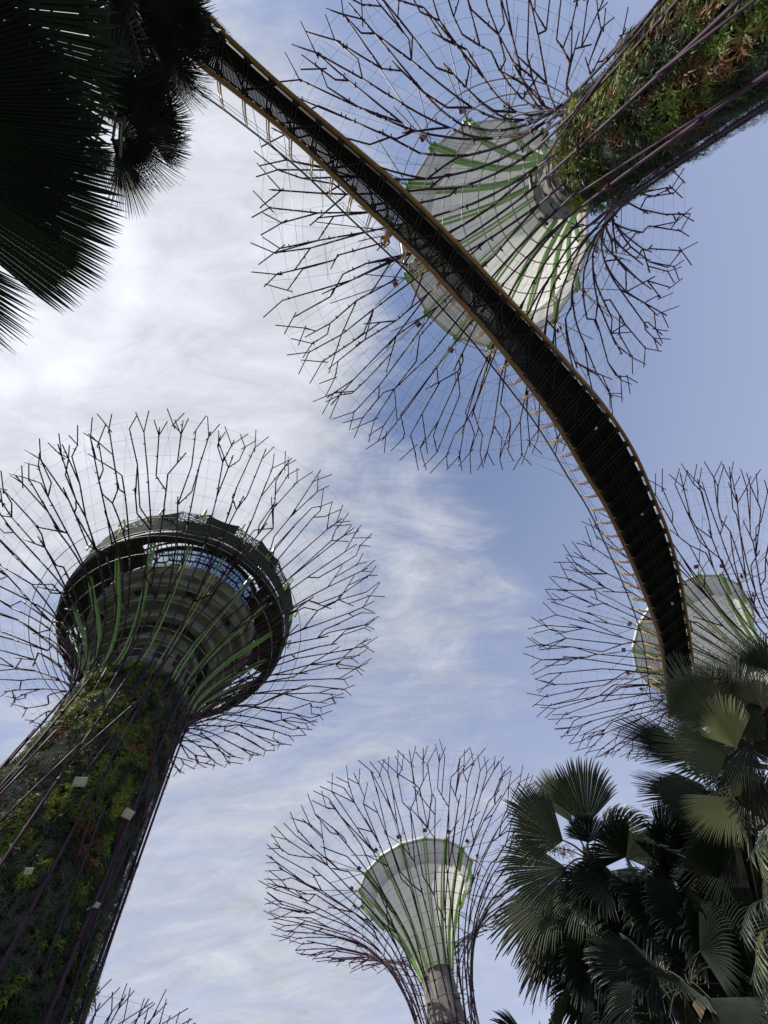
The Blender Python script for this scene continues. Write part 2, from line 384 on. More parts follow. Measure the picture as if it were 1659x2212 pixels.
def foliage(root, ax, rfun, z0, z1, dens, size, seed, th0=0, th1=2 * PI, bare=0.05, warm=0.0):
    """rosettes and tufts of blades set over the trunk, in patches of one plant each, paler kinds painting sunlight on the sunward side"""
    R = np.random.default_rng(seed)
    area = (z1 - z0) * rfun((z0 + z1) / 2) * (th1 - th0); n = int(area * dens)
    th = R.uniform(th0, th1, n); z = R.uniform(z0, z1, n)
    # patch field: value noise stretched along the trunk
    G = R.random((64, 64, 3))
    def vn(a, b, ch):
        i, j = np.floor(a).astype(int), np.floor(b).astype(int); f, h = a - i, b - j; f = f * f * (3 - 2 * f); h = h * h * (3 - 2 * h)
        g = lambda x, y: G[x % 64, y % 64, ch]
        return (g(i, j) * (1 - f) + g(i + 1, j) * f) * (1 - h) + (g(i, j + 1) * (1 - f) + g(i + 1, j + 1) * f) * h
    rc = rfun((z0 + z1) / 2)
    a = th * rc
    v1 = 0.5 * vn(a / 1.5, z / 3.2, 0) + 0.5 * vn(a / 0.5, z / 0.8, 1)
    sun_paint = np.cos(th - math.atan2(SUN.y, SUN.x) - .25); v1 = v1 + .17 * sun_paint  # more pale leaves towards the sun: sunlight painted in through plant colour
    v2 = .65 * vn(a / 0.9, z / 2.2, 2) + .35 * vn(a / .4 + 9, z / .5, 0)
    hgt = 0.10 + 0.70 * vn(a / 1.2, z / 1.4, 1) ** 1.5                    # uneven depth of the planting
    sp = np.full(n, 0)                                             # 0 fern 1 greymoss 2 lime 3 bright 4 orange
    sp[v1 < 0.45 - warm] = 1; sp[(v1 > 0.60)] = 3; sp[(v1 > 0.47) & (v2 > 0.71 - .13 * np.clip(sun_paint, 0, 1) - warm * .4)] = 2; sp[(v2 < 0.25 + warm) & (v1 > 0.34)] = 4
    keep = R.random(n) > bare
    V = []; F = []; MI = []; base = 0
    nm = ('fern', 'greymoss', 'lime', 'bright', 'orange')
    spec = {0: (11, .55, .055, .9), 1: (16, .42, .022, .5), 2: (10, .42, .055, .8), 3: (12, .42, .09, .7), 4: (11, .50, .06, .7)}
    for k in range(5):
        idx = np.where((sp == k) & keep)[0]; nb, ln, wd_, out = spec[k]
        if len(idx) == 0: continue
        t = np.repeat(th[idx], nb); zz_ = np.repeat(z[idx], nb); hh = np.repeat(hgt[idx], nb); m = len(t)
        sz = np.repeat(np.clip(R.lognormal(-.08, .38, len(idx)), .4, 1.75), nb) * size
        rr = np.array([rfun(q) for q in z[idx]]); rr = np.repeat(rr, nb) + hh * R.uniform(.3, 1, m)
        nrm = np.c_[np.cos(t), np.sin(t), np.zeros(m)]; tan = np.c_[-np.sin(t), np.cos(t), np.zeros(m)]; up = np.c_[np.zeros(m), np.zeros(m), np.ones(m)]
        phi = R.uniform(0, 2 * PI, m); o = R.uniform(.25, 1.0, m) * out
        d = nrm * o[:, None] + tan * np.cos(phi)[:, None] + up * (np.sin(phi) + 0.15)[:, None]; d /= np.linalg.norm(d, axis=1)[:, None]
        L = ln * sz * R.uniform(.6, 1.2, m); W = wd_ * sz
        b0 = np.c_[ax[0] + rr * np.cos(t), ax[1] + rr * np.sin(t), zz_ + R.uniform(-.08, .08, m)]
        side = np.cross(d, nrm + 0.3 * R.normal(size=(m, 3))); side /= np.linalg.norm(side, axis=1)[:, None] + 1e-9
        mid = b0 + d * (L * .55)[:, None] + nrm * (0.05 * L)[:, None]
        tip = b0 + d * L[:, None] - up * (L * (.10 + .35 * R.random(m)))[:, None]
        hw = (W * .5)[:, None]
        vs = np.stack([b0 - side * hw * .5, b0 + side * hw * .5, mid + side * hw, mid - side * hw, tip], 1).reshape(-1, 3)
        V.append(vs); bi = base + np.arange(m) * 5
        F += list(zip(bi.tolist(), (bi + 1).tolist(), (bi + 2).tolist(), (bi + 3).tolist())); F += list(zip((bi + 3).tolist(), (bi + 2).tolist(), (bi + 4).tolist()))
        MI += [k] * (2 * m); base += m * 5
    V = np.concatenate(V)
    me = bpy.data.meshes.new('foliage'); me.from_pydata(V.tolist(), [], F)
    for q in nm: me.materials.append(MT[q])
    me.polygons.foreach_set('material_index', MI); me.update()
    ob = bpy.data.objects.new('foliage', me); COL.objects.link(ob); ob.parent = root; ob.matrix_parent_inverse = root.matrix_world.inverted()
    tag(ob, kind='stuff'); return ob

def floodlight(root, p, nrm, s, m, tilt=0.5, spin=0.0):
    n = Vector(nrm).normalized(); u = Vector((0, 0, 1)); t = u.cross(n)
    q = Quaternion(t, tilt) @ Quaternion(n, spin)
    n2 = q @ n; u2 = q @ u; t2 = q @ t
    mb = MB(); mb.box(p, t2 * s, u2 * s * .72, n2 * s * .16); mb.box(Vector(p) + n2 * s * .19, t2 * s * .9, u2 * s * .62, n2 * s * .03)
    mb.tube([Vector(p) - n2 * s * .1, Vector(p) - n * 0.5], 0.04, 6)
    return mb.build('floodlight', m, root, smooth=False)

def bowl(root, ax, zr, nrib, ph, prof, rimr, strut):
    """white funnel: prof = neck to flange [(r, z)], flange band out to rimr, nrib double green ribs"""
    ax = (ax[0], ax[1])
    def facet(r, z, t):                                            # gores run straight between the ribs
        k = (t - ph) / (2 * PI / nrib); f = k - math.floor(k)
        c = math.cos(PI / nrib) / math.cos((f - 0.5) * 2 * PI / nrib)
        wgt = min(1.0, max(0.0, (r - prof[0][0]) / 4.0)); return r * (1 + (c - 1) * wgt)
    c = [(p.x, p.y) for p in spline([(r, z, 0) for r, z in prof], 6)]
    mb = MB(); mb.lathe(c, nrib * 6, ax, ph, ph + 2 * PI, wob=facet); mb.build('funnel_shell', MT['white'], root)
    r1, z1 = prof[-1]; rr_, zz_ = rimr
    mb = MB(); mb.lathe([(r1 + .0, z1 - .02), (r1 + .05, z1 - .42), (r1 + .20, z1 - .46), (rr_ - .1, zz_ - .25), (rr_, zz_), (rr_, zz_ + .6), (r1, zz_ + 1.1)], nrib * 6, ax, ph, ph + 2 * PI, wob=facet)
    mb.build('rim_band', MT['shellrim'], root, smooth=False)
    mb = MB()                                                      # joints between the shell panels
    for q in (9, 15, 21, 27):
        r0_, z0_ = c[min(q, len(c) - 1)]; mb.tube([(ax[0] + facet(r0_, z0_, ph + 2 * PI * i / 96) * math.cos(ph + 2 * PI * i / 96), ax[1] + facet(r0_, z0_, ph + 2 * PI * i / 96) * math.sin(ph + 2 * PI * i / 96), z0_ - .003) for i in range(97)], 0.009, 4, caps=False)
    for j in range(nrib):
        t = ph + 2 * PI * (j + .5) / nrib; mb.tube([(ax[0] + (facet(r_, z_, t) + .005) * math.cos(t), ax[1] + (facet(r_, z_, t) + .005) * math.sin(t), z_) for r_, z_ in c[4:]], 0.008, 4)
        for dt_ in (-.13, 0, .13): mb.tube([(ax[0] + facet(r_, z_, t + dt_) * math.cos(t + dt_), ax[1] + facet(r_, z_, t + dt_) * math.sin(t + dt_), z_) for r_, z_ in ((r1 + .2, z1 - .47), (rr_ - .1, zz_ - .26))], 0.008, 4)
    mb.build('panel_joints', MT['silver'], root)
    mb = MB(); pts = []
    for i in range(nrib * 6 + 1):
        t = ph + 2 * PI * i / (nrib * 6); r = facet(rr_ + .05, zz_, t); pts.append((ax[0] + r * math.cos(t), ax[1] + r * math.sin(t), zz_ + .2))
    mb.tube(pts, 0.20, 8, caps=False); mb.build('edge_tube', MT['edge'], root)
    full = c + [(r1 + .2, z1 - .46), (rr_ - .1, zz_ - .25), (rr_ + .25, zz_ + .1)]
    for j in range(nrib):
        t = ph + 2 * PI * j / nrib; e = Vector((math.cos(t), math.sin(t), 0)); s = Vector((-math.sin(t), math.cos(t), 0)); mb = MB()
        O = Vector((ax[0], ax[1], 0))
        for sg in (-1, 1):
            vs = []
            for i, (r, z) in enumerate(full):
                a = full[max(i - 1, 0)]; b = full[min(i + 1, len(full) - 1)]; dr, dz = b[0] - a[0], b[1] - a[1]; l = math.hypot(dr, dz) or 1
                nr, nz = dz / l, -dr / l                            # outward / down
                gap = 0.05 + 0.11 * min(1, r / 5); wd2 = 0.035 + .018 * min(1, r / 5)
                for off in (0.02, 0.22):
                    for q in (-wd2, wd2): vs.append(O + e * (r + nr * off) + Vector((0, 0, z + nz * off)) + s * (sg * gap + q))
            fs = []
            for i in range(len(full) - 1):
                b = i * 4; d = b + 4
                fs += [(b, b + 1, d + 1, d), (b + 1, b + 3, d + 3, d + 1), (b + 3, b + 2, d + 2, d + 3), (b + 2, b, d, d + 2)]
            fs += [(0, 2, 3, 1), (len(vs) - 4, len(vs) - 3, len(vs) - 1, len(vs) - 2)]
            mb.add(vs, fs)
        tipc = O + e * (rr_ + .30) + Vector((0, 0, zz_ + .05))     # rounded hook over the edge
        mb.tube([tipc + s * .32 - e * .3, tipc + s * .32, tipc - s * .32, tipc - s * .32 - e * .3], 0.13, 6)
        ob = mb.build('rib', MT['green'], root, smooth=False)
        if strut:
            st = MB(); st.cur = 0
            for k, (dth, rr2, z2) in enumerate(strut):
                t2 = t + dth; q = Vector((ax[0] + rr2 * math.cos(t2), ax[1] + rr2 * math.sin(t2), z2))
                st.tube([tipc, q], 0.042, 5)
            t2 = t; q0 = tipc + e * .9 + Vector((0, 0, .35)); st.cur = 1
            st.box(q0, s * .30, (e + Vector((0, 0, .4))).normalized() * .22, Vector((-.4 * e.x, -.4 * e.y, 1)).normalized() * .03)
            st.build('tie_rod', [MT['silver'], MT['purple']], root)

def standard_tower(name, label, ax, seed, H, R, trunk_r, ph, detail=1.0, bs=1.0, fol=(6, 26), zs=0.0, floods=()):
    root = empty(name, (ax[0], ax[1], 0), label, 'tree tower', 'steel tree towers')
    e = 1.6; k = R / 20.6
    pts = [(3.9, 0), (3.15, 9), (2.92, 18), (3.15, 25), (3.65, 27.6), (4.35, 29.4), (5.6, 31.6), (7.6, 33.7), (10.2, 35.6), (13.4, 37.3), (16.9, 38.9), (20.6, 40.2)]
    pts = [(r if r < 5 else 5 + (r - 5) * k, (z + e if z else 0) + (zs if z > 20 else 0)) for r, z in pts]
    P = Prof(pts, ax)
    ns = [24, 34, 48, 64, 82, 102]; us = [0, .26, .45, .62, .77, .91]
    canopy(root, P, 26 + e + zs, seed, 24, ns, us, 0.072, 2.1, [27.5 + zs + i * 1.15 for i in range(9)], (10, 56))
    # core
    tr = lambda z: trunk_r * (1.25 - 0.25 * min(1, z / 14))
    mb = MB(); mb.lathe([(tr(0), 0), (tr(7), 7), (tr(14), 14), (trunk_r, 22 + e + zs), (trunk_r - .12, fol[1] + e)], 48, ax); mb.build('trunk', MT['soil'], root)
    mb = MB(); zc = fol[1] + e
    mb.lathe([(trunk_r - .2, zc - .3), (trunk_r - .35, zc + .4), (1.95, zc + 1.2), (1.75, 29 + e + zs)], 40, ax)
    mb.lathe([(2.15, zc + 1.0), (2.25, zc + 1.0), (2.25, zc + 1.25), (2.1, zc + 1.25)], 40, ax, closed=True)
    mb.cur = 1
    for i in range(10):
        t = 2 * PI * i / 10 + .2; d = Vector((math.cos(t), math.sin(t), 0)); s = Vector((-math.sin(t), math.cos(t), 0))
        mb.box(Vector((ax[0], ax[1], zc + 2.05)) + d * 1.75, s * .33, d * .10, Vector((0, 0, .42)))
    mb.build('core_collar', [MT['concrete'], MT['darkconc']], root, smooth=False)
    for (th, z) in floods:
        d = Vector((math.cos(th), math.sin(th), 0)); floodlight(root, Vector((ax[0], ax[1], z)) + d * (trunk_r + .25), d, 0.34, MT['lamp'], -0.3)
    prof = [(1.72, 28.9 + e), (2.15, 30.0 + e), (2.9, 31.7 + e), (3.9, 33.3 + e), (5.2, 35.0 + e), (6.6, 36.7 + e)]
    prof = [(1.72 + (r - 1.72) * bs, z + zs) for r, z in prof]
    strut = [(0.10, 12.3, 37.0 + e + zs), (-0.10, 12.3, 37.0 + e + zs), (0.03, 15.5, 38.6 + e + zs)]
    bowl(root, ax, 38.4 + e, 16, ph, prof, (8.45 * bs, 38.0 + e + zs), strut)
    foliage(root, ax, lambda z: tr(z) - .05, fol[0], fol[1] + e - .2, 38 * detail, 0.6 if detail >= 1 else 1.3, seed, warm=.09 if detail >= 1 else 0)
    return root, P

AX = (16.35, -13.2); BX = (-16.2, 25.1); CX_ = (10.85, 62.0); DX = (45.27, 28.3)
gA = math.atan2(-AX[1], -AX[0])
rootA, PA = standard_tower('tree_tower', 'steel tree tower overhead with its planted trunk entering from the upper right corner', AX, 11, 40, 20.9, 2.42, math.radians(0.6), 1.0,
               fol=(4, 25.4), floods=((gA + .5, 29.2), (gA - .35, 29.6), (gA + 1.3, 29.0), (gA - 1.2, 29.3)))
rootC, PC = standard_tower('tree_tower', 'steel tree tower at the bottom centre with white funnel and bare plum rods', CX_, 23, 40, 20.4, 2.7, 0.1, 0.8, bs=.89, fol=(6, 23.4), floods=((-2.2, 27.6), (-1.2, 27.4)))
rootD, PD = standard_tower('tree_tower', 'steel tree tower at the right edge half hidden by the curving skyway end and palms', DX, 37, 40, 21.3, 2.7, 0.25, 0.4, bs=.95, fol=(6, 25.5))
rootE, PE = standard_tower('tree_tower', 'far steel tree tower of which only the rim tips rise in the bottom left corner', (-29.5, 66.5), 51, 28, 15.0, 2.5, 0.2, 0.3, fol=(3, 14.0), zs=-11.5)

# ---- the tall tower with the observation deck
root = empty('observation_tower', (BX[0], BX[1], 0), 'tall steel tree tower at the lower left carrying a round observation deck with dark windows', 'tree tower', 'steel tree towers')
E0 = 1.6
P = Prof([(5.9, 0), (5.25, 10 + E0), (4.95, 20 + E0), (4.78, 28 + E0), (4.85, 32 + E0), (5.55, 34.2 + E0), (6.6, 36.2 + E0), (8.4, 38.3 + E0), (10.8, 40.4 + E0), (13.8, 42.5 + E0), (17.2, 44.5 + E0), (20.6, 46.3 + E0), (24.0, 48 + E0)], BX)
canopy(root, P, 31.0 + E0, 71, 32, [32, 42, 56, 72, 90, 110], [0, .25, .44, .61, .77, .91], 0.080, 2.0, [33.0 + E0 + i * 1.05 for i in range(10)], (10, 64))
tB = lambda z: 4.12 + 0.9 * max(0, (33 - z) / 33)
mb = MB(); mb.lathe([(tB(0), 0), (tB(10), 10), (tB(20), 20), (tB(32 + E0), 32 + E0)], 56, BX); mb.build('trunk', MT['soil'], root)
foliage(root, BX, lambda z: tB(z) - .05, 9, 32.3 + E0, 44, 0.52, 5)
O = Vector((BX[0], BX[1], E0))
def ringp(r, z, t): return O + Vector((r * math.cos(t), r * math.sin(t), z))
mb = MB(); mb.lathe([(4.2, 31.7 + E0), (4.3, 32.6 + E0), (3.6, 32.8 + E0), (3.5, 36.4 + E0), (3.9, 36.5 + E0), (3.9, 37.4 + E0), (3.6, 37.5 + E0), (3.6, 40 + E0)], 48, BX)
mb.build('core_shaft', MT['concrete'], root, smooth=False)
mb = MB()
for i in range(12):
    t = 2 * PI * i / 12; d = Vector((math.cos(t), math.sin(t), 0)); s = Vector((-math.sin(t), math.cos(t), 0))
    mb.box(ringp(3.52, 35.1, t), s * .55, d * .06, Vector((0, 0, .85)))
mb.build('shaft_opening', MT['darkconc'], root, smooth=False)
mb = MB()
mb.lathe([(3.6, 39.6 + E0), (4.7, 39.5 + E0), (4.7, 38.0 + E0), (5.25, 38.0 + E0), (5.3, 38.9 + E0), (5.3, 39.35 + E0), (6.1, 39.4 + E0), (6.15, 39.3 + E0), (6.5, 39.4 + E0), (6.5, 40.35 + E0), (7.2, 40.45 + E0), (7.25, 40.3 + E0), (7.6, 40.4 + E0), (7.6, 41.5 + E0), (8.1, 41.6 + E0), (8.45, 42.5 + E0), (8.45, 43.25 + E0), (7.9, 43.3 + E0)], 144, BX)
mb.cur = 1
for i in range(9):
    t = 2 * PI * i / 9 + .3; d = Vector((math.cos(t), math.sin(t), 0)); s = Vector((-math.sin(t), math.cos(t), 0))
    mb.box(ringp(6.85, 40.36, t), s * .42, d * .2, Vector((0, 0, .10)))
mb.build('deck_soffit', [MT['concrete'], MT['darkconc']], root, smooth=False)
mb = MB(); mb.lathe([(8.25, 43.3 + E0), (8.4, 48.0 + E0)], 40, BX); mb.build('window_band', MT['glass'], root, smooth=False)
mb = MB()
for i in range(40):
    t = 2 * PI * i / 40; mb.tube([ringp(8.28, 43.3, t), ringp(8.43, 48.0, t)], 0.05, 4)
mb.build('mullions', MT['louvre'], root)
mb = MB(); mb.lathe([(8.2, 48.0 + E0), (8.65, 48.02 + E0), (8.65, 48.3 + E0), (3, 48.7 + E0)], 64, BX); mb.build('roof', MT['olive'], root, smooth=False)
# annular service ring below the roof edge
mb = MB(); mb.lathe([(10.75, 43.38 + E0), (11.55, 43.3 + E0), (11.75, 43.5 + E0), (11.75, 44.0 + E0), (11.5, 44.1 + E0), (10.75, 43.9 + E0)], 80, BX, closed=True)
for i in range(64):
    t = 2 * PI * i / 64; mb.tube([ringp(8.5, 43.4, t), ringp(11.7, 43.22, t)], 0.05, 4)
for r in (9.4, 11.2): mb.tube([ringp(r, 43.30 - .02 * r / 10, 2 * PI * i / 80) for i in range(81)], 0.045, 4, caps=False)
mb.build('service_ring', MT['louvre'], root, smooth=False)
a0 = math.atan2(-BX[1], -BX[0])
mb = MB(); mb.lathe([(8.5, 43.42 + E0), (10.75, 43.5 + E0), (10.75, 43.62 + E0), (8.5, 43.54 + E0)], 30, BX, a0 - 1.95, a0 - 0.75, closed=True)
mb.build('louvre_floor', MT['louvre'], root, smooth=False); mb = MB()
mb.lathe([(8.5, 43.42 + E0), (10.75, 43.5 + E0), (10.75, 43.62 + E0), (8.5, 43.54 + E0)], 20, BX, a0 + 0.55, a0 + 1.6, closed=True)
mb.build('louvre_floor', MT['louvre'], root, smooth=False)
# ribs
for j in range(18):
    t = 2 * PI * j / 18 + .09; e = Vector((math.cos(t), math.sin(t), 0)); s = Vector((-math.sin(t), math.cos(t), 0)); mb = MB()
    c = spline([(4.35, 31.8, 0), (4.55, 34, 0), (5.4, 36.4, 0), (6.7, 38.7, 0), (8.3, 40.8, 0), (9.6, 42.6, 0), (10.9, 44.5, 0), (11.9, 46.3, 0), (12.5, 48.0, 0)], 4)
    for sg in (-1, 1):
        vs = []; fs = []
        for q in c:
            for off in (0, .26):
                for u in (-.05, .05): vs.append(O + e * (q.x + off * .7) + Vector((0, 0, q.y - off * .7)) + s * (sg * .16 + u))
        for i in range(len(c) - 1):
            b = i * 4; d = b + 4; fs += [(b, b + 1, d + 1, d), (b + 1, b + 3, d + 3, d + 1), (b + 3, b + 2, d + 2, d + 3), (b + 2, b, d, d + 2)]
        mb.add(vs, fs)
    hk = [O + e * (12.5 + .5 * math.sin(k / 8 * PI)* .9 + .35 * k / 8) + Vector((0, 0, 48.0 + 1.0 * math.sin(k / 8 * PI) - .9 * (k / 8) ** 2)) for k in range(9)]
    mb.tube(hk, 0.11, 6); mb.build('rib', MT['green'], root, smooth=False)
# perforated parapet: scalloped sheet with ragged leaf-shaped holes, alternate panels solid
rg = random.Random(4); nb = 24
for j in range(nb):
    mb = MB(); nu, nv = 26, 34
    for iu in range(nu):
        for iv in range(nv):
            if j % 2 == 0 and 15 <= iv < nv - 1 and 0 < iu < nu - 1 and rg.random() < 0.47: continue
            q = []
            for (a, b) in ((iu, iv), (iu + 1, iv), (iu + 1, iv + 1), (iu, iv + 1)):
                u = a / nu; v = b / nv; t = 2 * PI * (j + u) / nb + .05; top = 48.9 - 1.0 * math.sin(PI * u) ** .7 + (.35 if j % 3 == 0 else 0)
                z = 44.25 + (top - 44.25) * v; r = 11.8 + 0.75 * v
                jx = 0.03 * math.sin(a * 7.3 + b * 3.1 + j); q.append(ringp(r, z, t + (jx * .12 if 0 < a < nu and 0 < b < nv else 0)))
            mb.add(q, [(0, 1, 2, 3)])
    ob = mb.build('parapet_panel', MT['olive'], root, smooth=False); md = ob.modifiers.new('thick', 'SOLIDIFY'); md.thickness = 0.03
mb = MB()
for z in (46.45,): mb.tube([ringp(12.08, z, 2 * PI * i / 80) for i in range(81)], 0.10, 5, caps=False)
mb.tube([ringp(11.9, 44.0, 2 * PI * i / 80) for i in range(81)], 0.07, 5, caps=False)
for i in range(48):
    t = 2 * PI * i / 48; mb.tube([ringp(11.6, 44.0, t), ringp(11.9, 46.4, t)], 0.04, 4)
    mb.tube([ringp(8.6, 48.1, t), ringp(12.3, 46.6, t)], 0.07, 4)
for k in (0, 2, 4, 6, 8):                                                # slats of the sloping sunshade between roof and parapet
    r_ = 9.0 + .36 * k; z_ = 48.05 - .42 * k * .9 * .48
    mb.lathe([(r_, z_ + E0), (r_ + .25, z_ - .02 + E0)], 80, BX)
mb.build('outer_frame', MT['louvre'], root)
vdir = Vector((-BX[0], -BX[1], 0)).normalized(); tdir = Vector((-vdir.y, vdir.x, 0))
for (px, py, h, s) in ((173, 1689, 24.0, .31), (277, 1758, 22.8, .30), (62, 1882, 18.8, .16), (210, 1955, 18.0, .13)):
    p = lvl(px, py, h); 
    # push the point to the planted skin
    d = ray(px, py); c = Vector((BX[0], BX[1])); rad = tB(h + E0) + .85
    a = d.x ** 2 + d.y ** 2; b = -2 * (d.x * c.x + d.y * c.y); cc = c.length_squared - rad ** 2; ds = b * b - 4 * a * cc
    if ds > 0: p = EYE + d * ((-b - math.sqrt(ds)) / (2 * a))
    n = Vector((p.x - BX[0], p.y - BX[1], 0)).normalized()
    floodlight(root, p, n, s, MT['lampw'], 0.75, 0.2)

# ------------------------------------------------------------------ skyway
RE = [(-.1355, -.6522), (-.0402, -.5859), (.046, -.5313), (.1628, -.4582), (.228, -.4129), (.3573, -.3141), (.4501, -.2382), (.5502, -.1574), (.6449, -.0754), (.7627, .0282), (.87, .1488), (.9577, .2837), (1.0182, .3765), (1.0594, .4583), (1.0974, .5358), (1.1379, .6428), (1.1841, .763), (1.2122, .8468)]
LE = [(-.1491, -.5822), (-.0657, -.5325), (.0118, -.4823), (.0942, -.4164), (.1627, -.3659), (.2341, -.3125), (.2908, -.2673), (.339, -.2215), (.401, -.17), (.4607, -.1095), (.5225, -.0456), (.5981, .0345), (.6714, .1248), (.7324, .2079), (.7874, .2714), (.8413, .3516), (.8845, .4193), (.9346, .5008), (.9886, .5928), (1.0269, .6635), (1.0727, .7579), (1.1125, .8759), (1.1286, .9194)]
def resample(pts, n):
    c = spline([(x, y, 0) for x, y in pts], 10); d = [0]
    for a, b in zip(c, c[1:]): d.append(d[-1] + (b - a).length)
    xs = np.interp(np.linspace(0, d[-1], n), d, [p.x for p in c]); ys = np.interp(np.linspace(0, d[-1], n), d, [p.y for p in c])
    k = np.ones(7) / 7                                            # smooth out measuring noise
    def sm(v): return np.convolve(np.pad(v, 3, mode='reflect', reflect_type='odd'), k, 'valid')
    return np.c_[sm(xs), sm(ys)]
NS = 121
Rr, Ll = resample(RE, NS), resample(LE, NS)
# the walk runs on past both ends of what the frame shows
def hgt(t): return 23.6 - 7.6 * t + 5.2 * t * t if t < .72 else 23.6 - 7.6 * .72 + 5.2 * .72 ** 2 + (t - .72) * 3.0
RW, LW = [], []
for i in range(NS):
    h = hgt(i / (NS - 1)); RW.append(Vector((Rr[i][0] * h, Rr[i][1] * h, E0 + h))); LW.append(Vector((Ll[i][0] * h, Ll[i][1] * h, E0 + h)))
def extend(A, B, n, turn, step, front):
    """carry both edges on as an arc with constant width"""
    pa, pb = (A[0], B[0]) if front else (A[-1], B[-1]); qa, qb = (A[4], B[4]) if front else (A[-5], B[-5])
    mid = (pa + pb) / 2; d = (mid - (qa + qb) / 2); d.z = 0; d.normalize(); ha = (pa - pb); ha.z = 0; wdt = ha.length * .5
    sgn = 1 if d.cross(ha).z > 0 else -1; oa, ob_ = [], []
    for i in range(n):
        d = Quaternion((0, 0, 1), turn) @ d; mid = mid + d * step; s = Vector((-d.y, d.x, 0)) * sgn
        oa.append(mid + s * wdt); ob_.append(mid - s * wdt)
    return (oa[::-1] + A, ob_[::-1] + B) if front else (A + oa, B + ob_)
RW, LW = extend(RW, LW, 40, 0.0, .35, True)
RW, LW = extend(RW, LW, 9, 0.014, .42, False)
NP = len(RW); I0 = 40
sk = empty('skyway_bridge', LW[60], 'dark curving aerial walkway with ochre side tubes crossing under the tree tower canopies', 'skyway')
UP = Vector((0, 0, 1))
for nm, E in (('side_tube', RW), ('side_tube', LW)):
    mb = MB(); mb.tube(E, 0.105, 10); mb.build(nm, MT['ochre'], sk)
def lat(i): v = (RW[i] - LW[i]); return v.normalized(), v.length
# solid deck on the later half, slotted grating panels on the first
mb = MB(); gr = MB(); fr = MB(); IG = I0 + 62
def strip(m, i, f0, f1, z0, z1):
    vs = []
    for k in (i, i + 1):
        s, wl = lat(k)
        for (f, z) in ((f0, z0), (f1, z0), (f1, z1), (f0, z1)): vs.append(LW[k] + s * (wl * f) + UP * z)
    m.add(vs, [(0, 1, 5, 4), (1, 2, 6, 5), (2, 3, 7, 6), (3, 0, 4, 7), (0, 3, 2, 1), (4, 5, 6, 7)])
for i in range(NP - 1):
    s, wl = lat(i); fl, frr = 0.19 / wl, 1 - 0.20 / wl
    if i >= IG: strip(mb, i, fl, frr, 0.05, 0.16)
    else:
        strip(mb, i, 0.5, frr, 0.05, 0.16); strip(fr, i, fl, fl + .04, 0.05, 0.16)
        ns = 6
        for k in range(ns):                                         # slats of the grating, each a flat bar
            a = (k + .06) / ns; b = (k + .86) / ns
            p0 = LW[i].lerp(LW[i + 1], a); p1 = LW[i].lerp(LW[i + 1], b); q0 = RW[i].lerp(RW[i + 1], a); q1 = RW[i].lerp(RW[i + 1], b)
            vs = [p0.lerp(q0, fl), p0.lerp(q0, .5), p1.lerp(q1, .5), p1.lerp(q1, fl)]; vs = [v + UP * .10 for v in vs] + [v + UP * .13 for v in vs]
            gr.add(vs, [(0, 1, 2, 3), (4, 7, 6, 5), (0, 4, 5, 1), (1, 5, 6, 2), (2, 6, 7, 3), (3, 7, 4, 0)])
for f in (0.42, 0.50, 0.58):                                        # service conduits under the deck
    fr.tube([LW[i].lerp(RW[i], f) + UP * .0 for i in range(0, NP, 2)], 0.035, 5)
mb.build('deck', MT['deck'], sk, smooth=False); gr.build('deck_grating', MT['deck'], sk, smooth=False)
for i in range(1, IG, 3):                                           # X bracing below the grating
    a, b = LW[i].lerp(RW[i], .2), LW[i + 3].lerp(RW[i + 3], .8)
    if (i // 3) % 2: a, b = LW[i].lerp(RW[i], .8), LW[i + 3].lerp(RW[i + 3], .2)
    fr.tube([a, b], 0.05, 5)
fr.build('under_frame', MT['beam'], sk)
# side walls of the deck (kerb plates)
for f in (0.085, 0.915):
    k2 = MB()
    for i in range(NP - 1): strip(k2, i, f - .006, f + .006, 0.0, 0.34)
    k2.build('kerb_plate', MT['beam'], sk, smooth=False)
idx = [i for i in range(I0 - 30, NP - 4, 3)]
for n, i in enumerate(idx[:70]):
    s, wl = lat(i); f = (LW[i + 1] - LW[i - 1]).normalized(); b = MB()
    for dd in (-.10, .10):
        b.box((LW[i] + RW[i]) / 2 + f * dd, s * (wl * .5 - .02), f * .028, UP * .09)
    for E, sg in ((LW, 1), (RW, -1)): b.box(E[i] + s * sg * .22 + UP * .02, s * .10, f * .16, UP * .10)
    b.build('cross_beam', MT['beam'], sk, smooth=False)
    for E, sg in ((LW, -1), (RW, 1)):                               # railing stanchion: a yellow bent strut leaning out
        st = MB(); o = s * sg
        st.tube([E[i] + f * .05, E[i] + o * .28 + UP * .40 + f * .05, E[i] + o * .45 + UP * 1.2 + f * .05], [.045, .04, .03], 6)
        st.tube([E[i] - f * .07, E[i] + o * .28 + UP * .36 - f * .07, E[i] + o * .45 + UP * 1.18 - f * .03], [.03, .03, .02], 6)
        if sg < 0 or n % 3 == 0: st.build('stanchion', MT['yellow'], sk)
for E, sg in ((LW, -1), (RW, 1)):
    hr = MB(); hr.tube([E[i] + lat(i)[0] * (sg * .46) + UP * 1.22 for i in range(I0 - 30, NP - 2)], 0.035, 6)
    for kk in (.5, .72, .95): hr.tube([E[i] + lat(i)[0] * (sg * (.30 + .2 * kk)) + UP * (kk + .05) for i in range(I0 - 30, NP - 2)], 0.010, 4)
    hr.build('handrail', MT['beam'], sk)
for i in (I0 + 84, I0 + 104, I0 + 66):                              # small pale lamps under the deck
    b = MB(); p = LW[i].lerp(RW[i], .62) + UP * .0; b.tube([p + UP * .04, p - UP * .06], .10, 10); b.build('deck_lamp', MT['lampw'], sk)
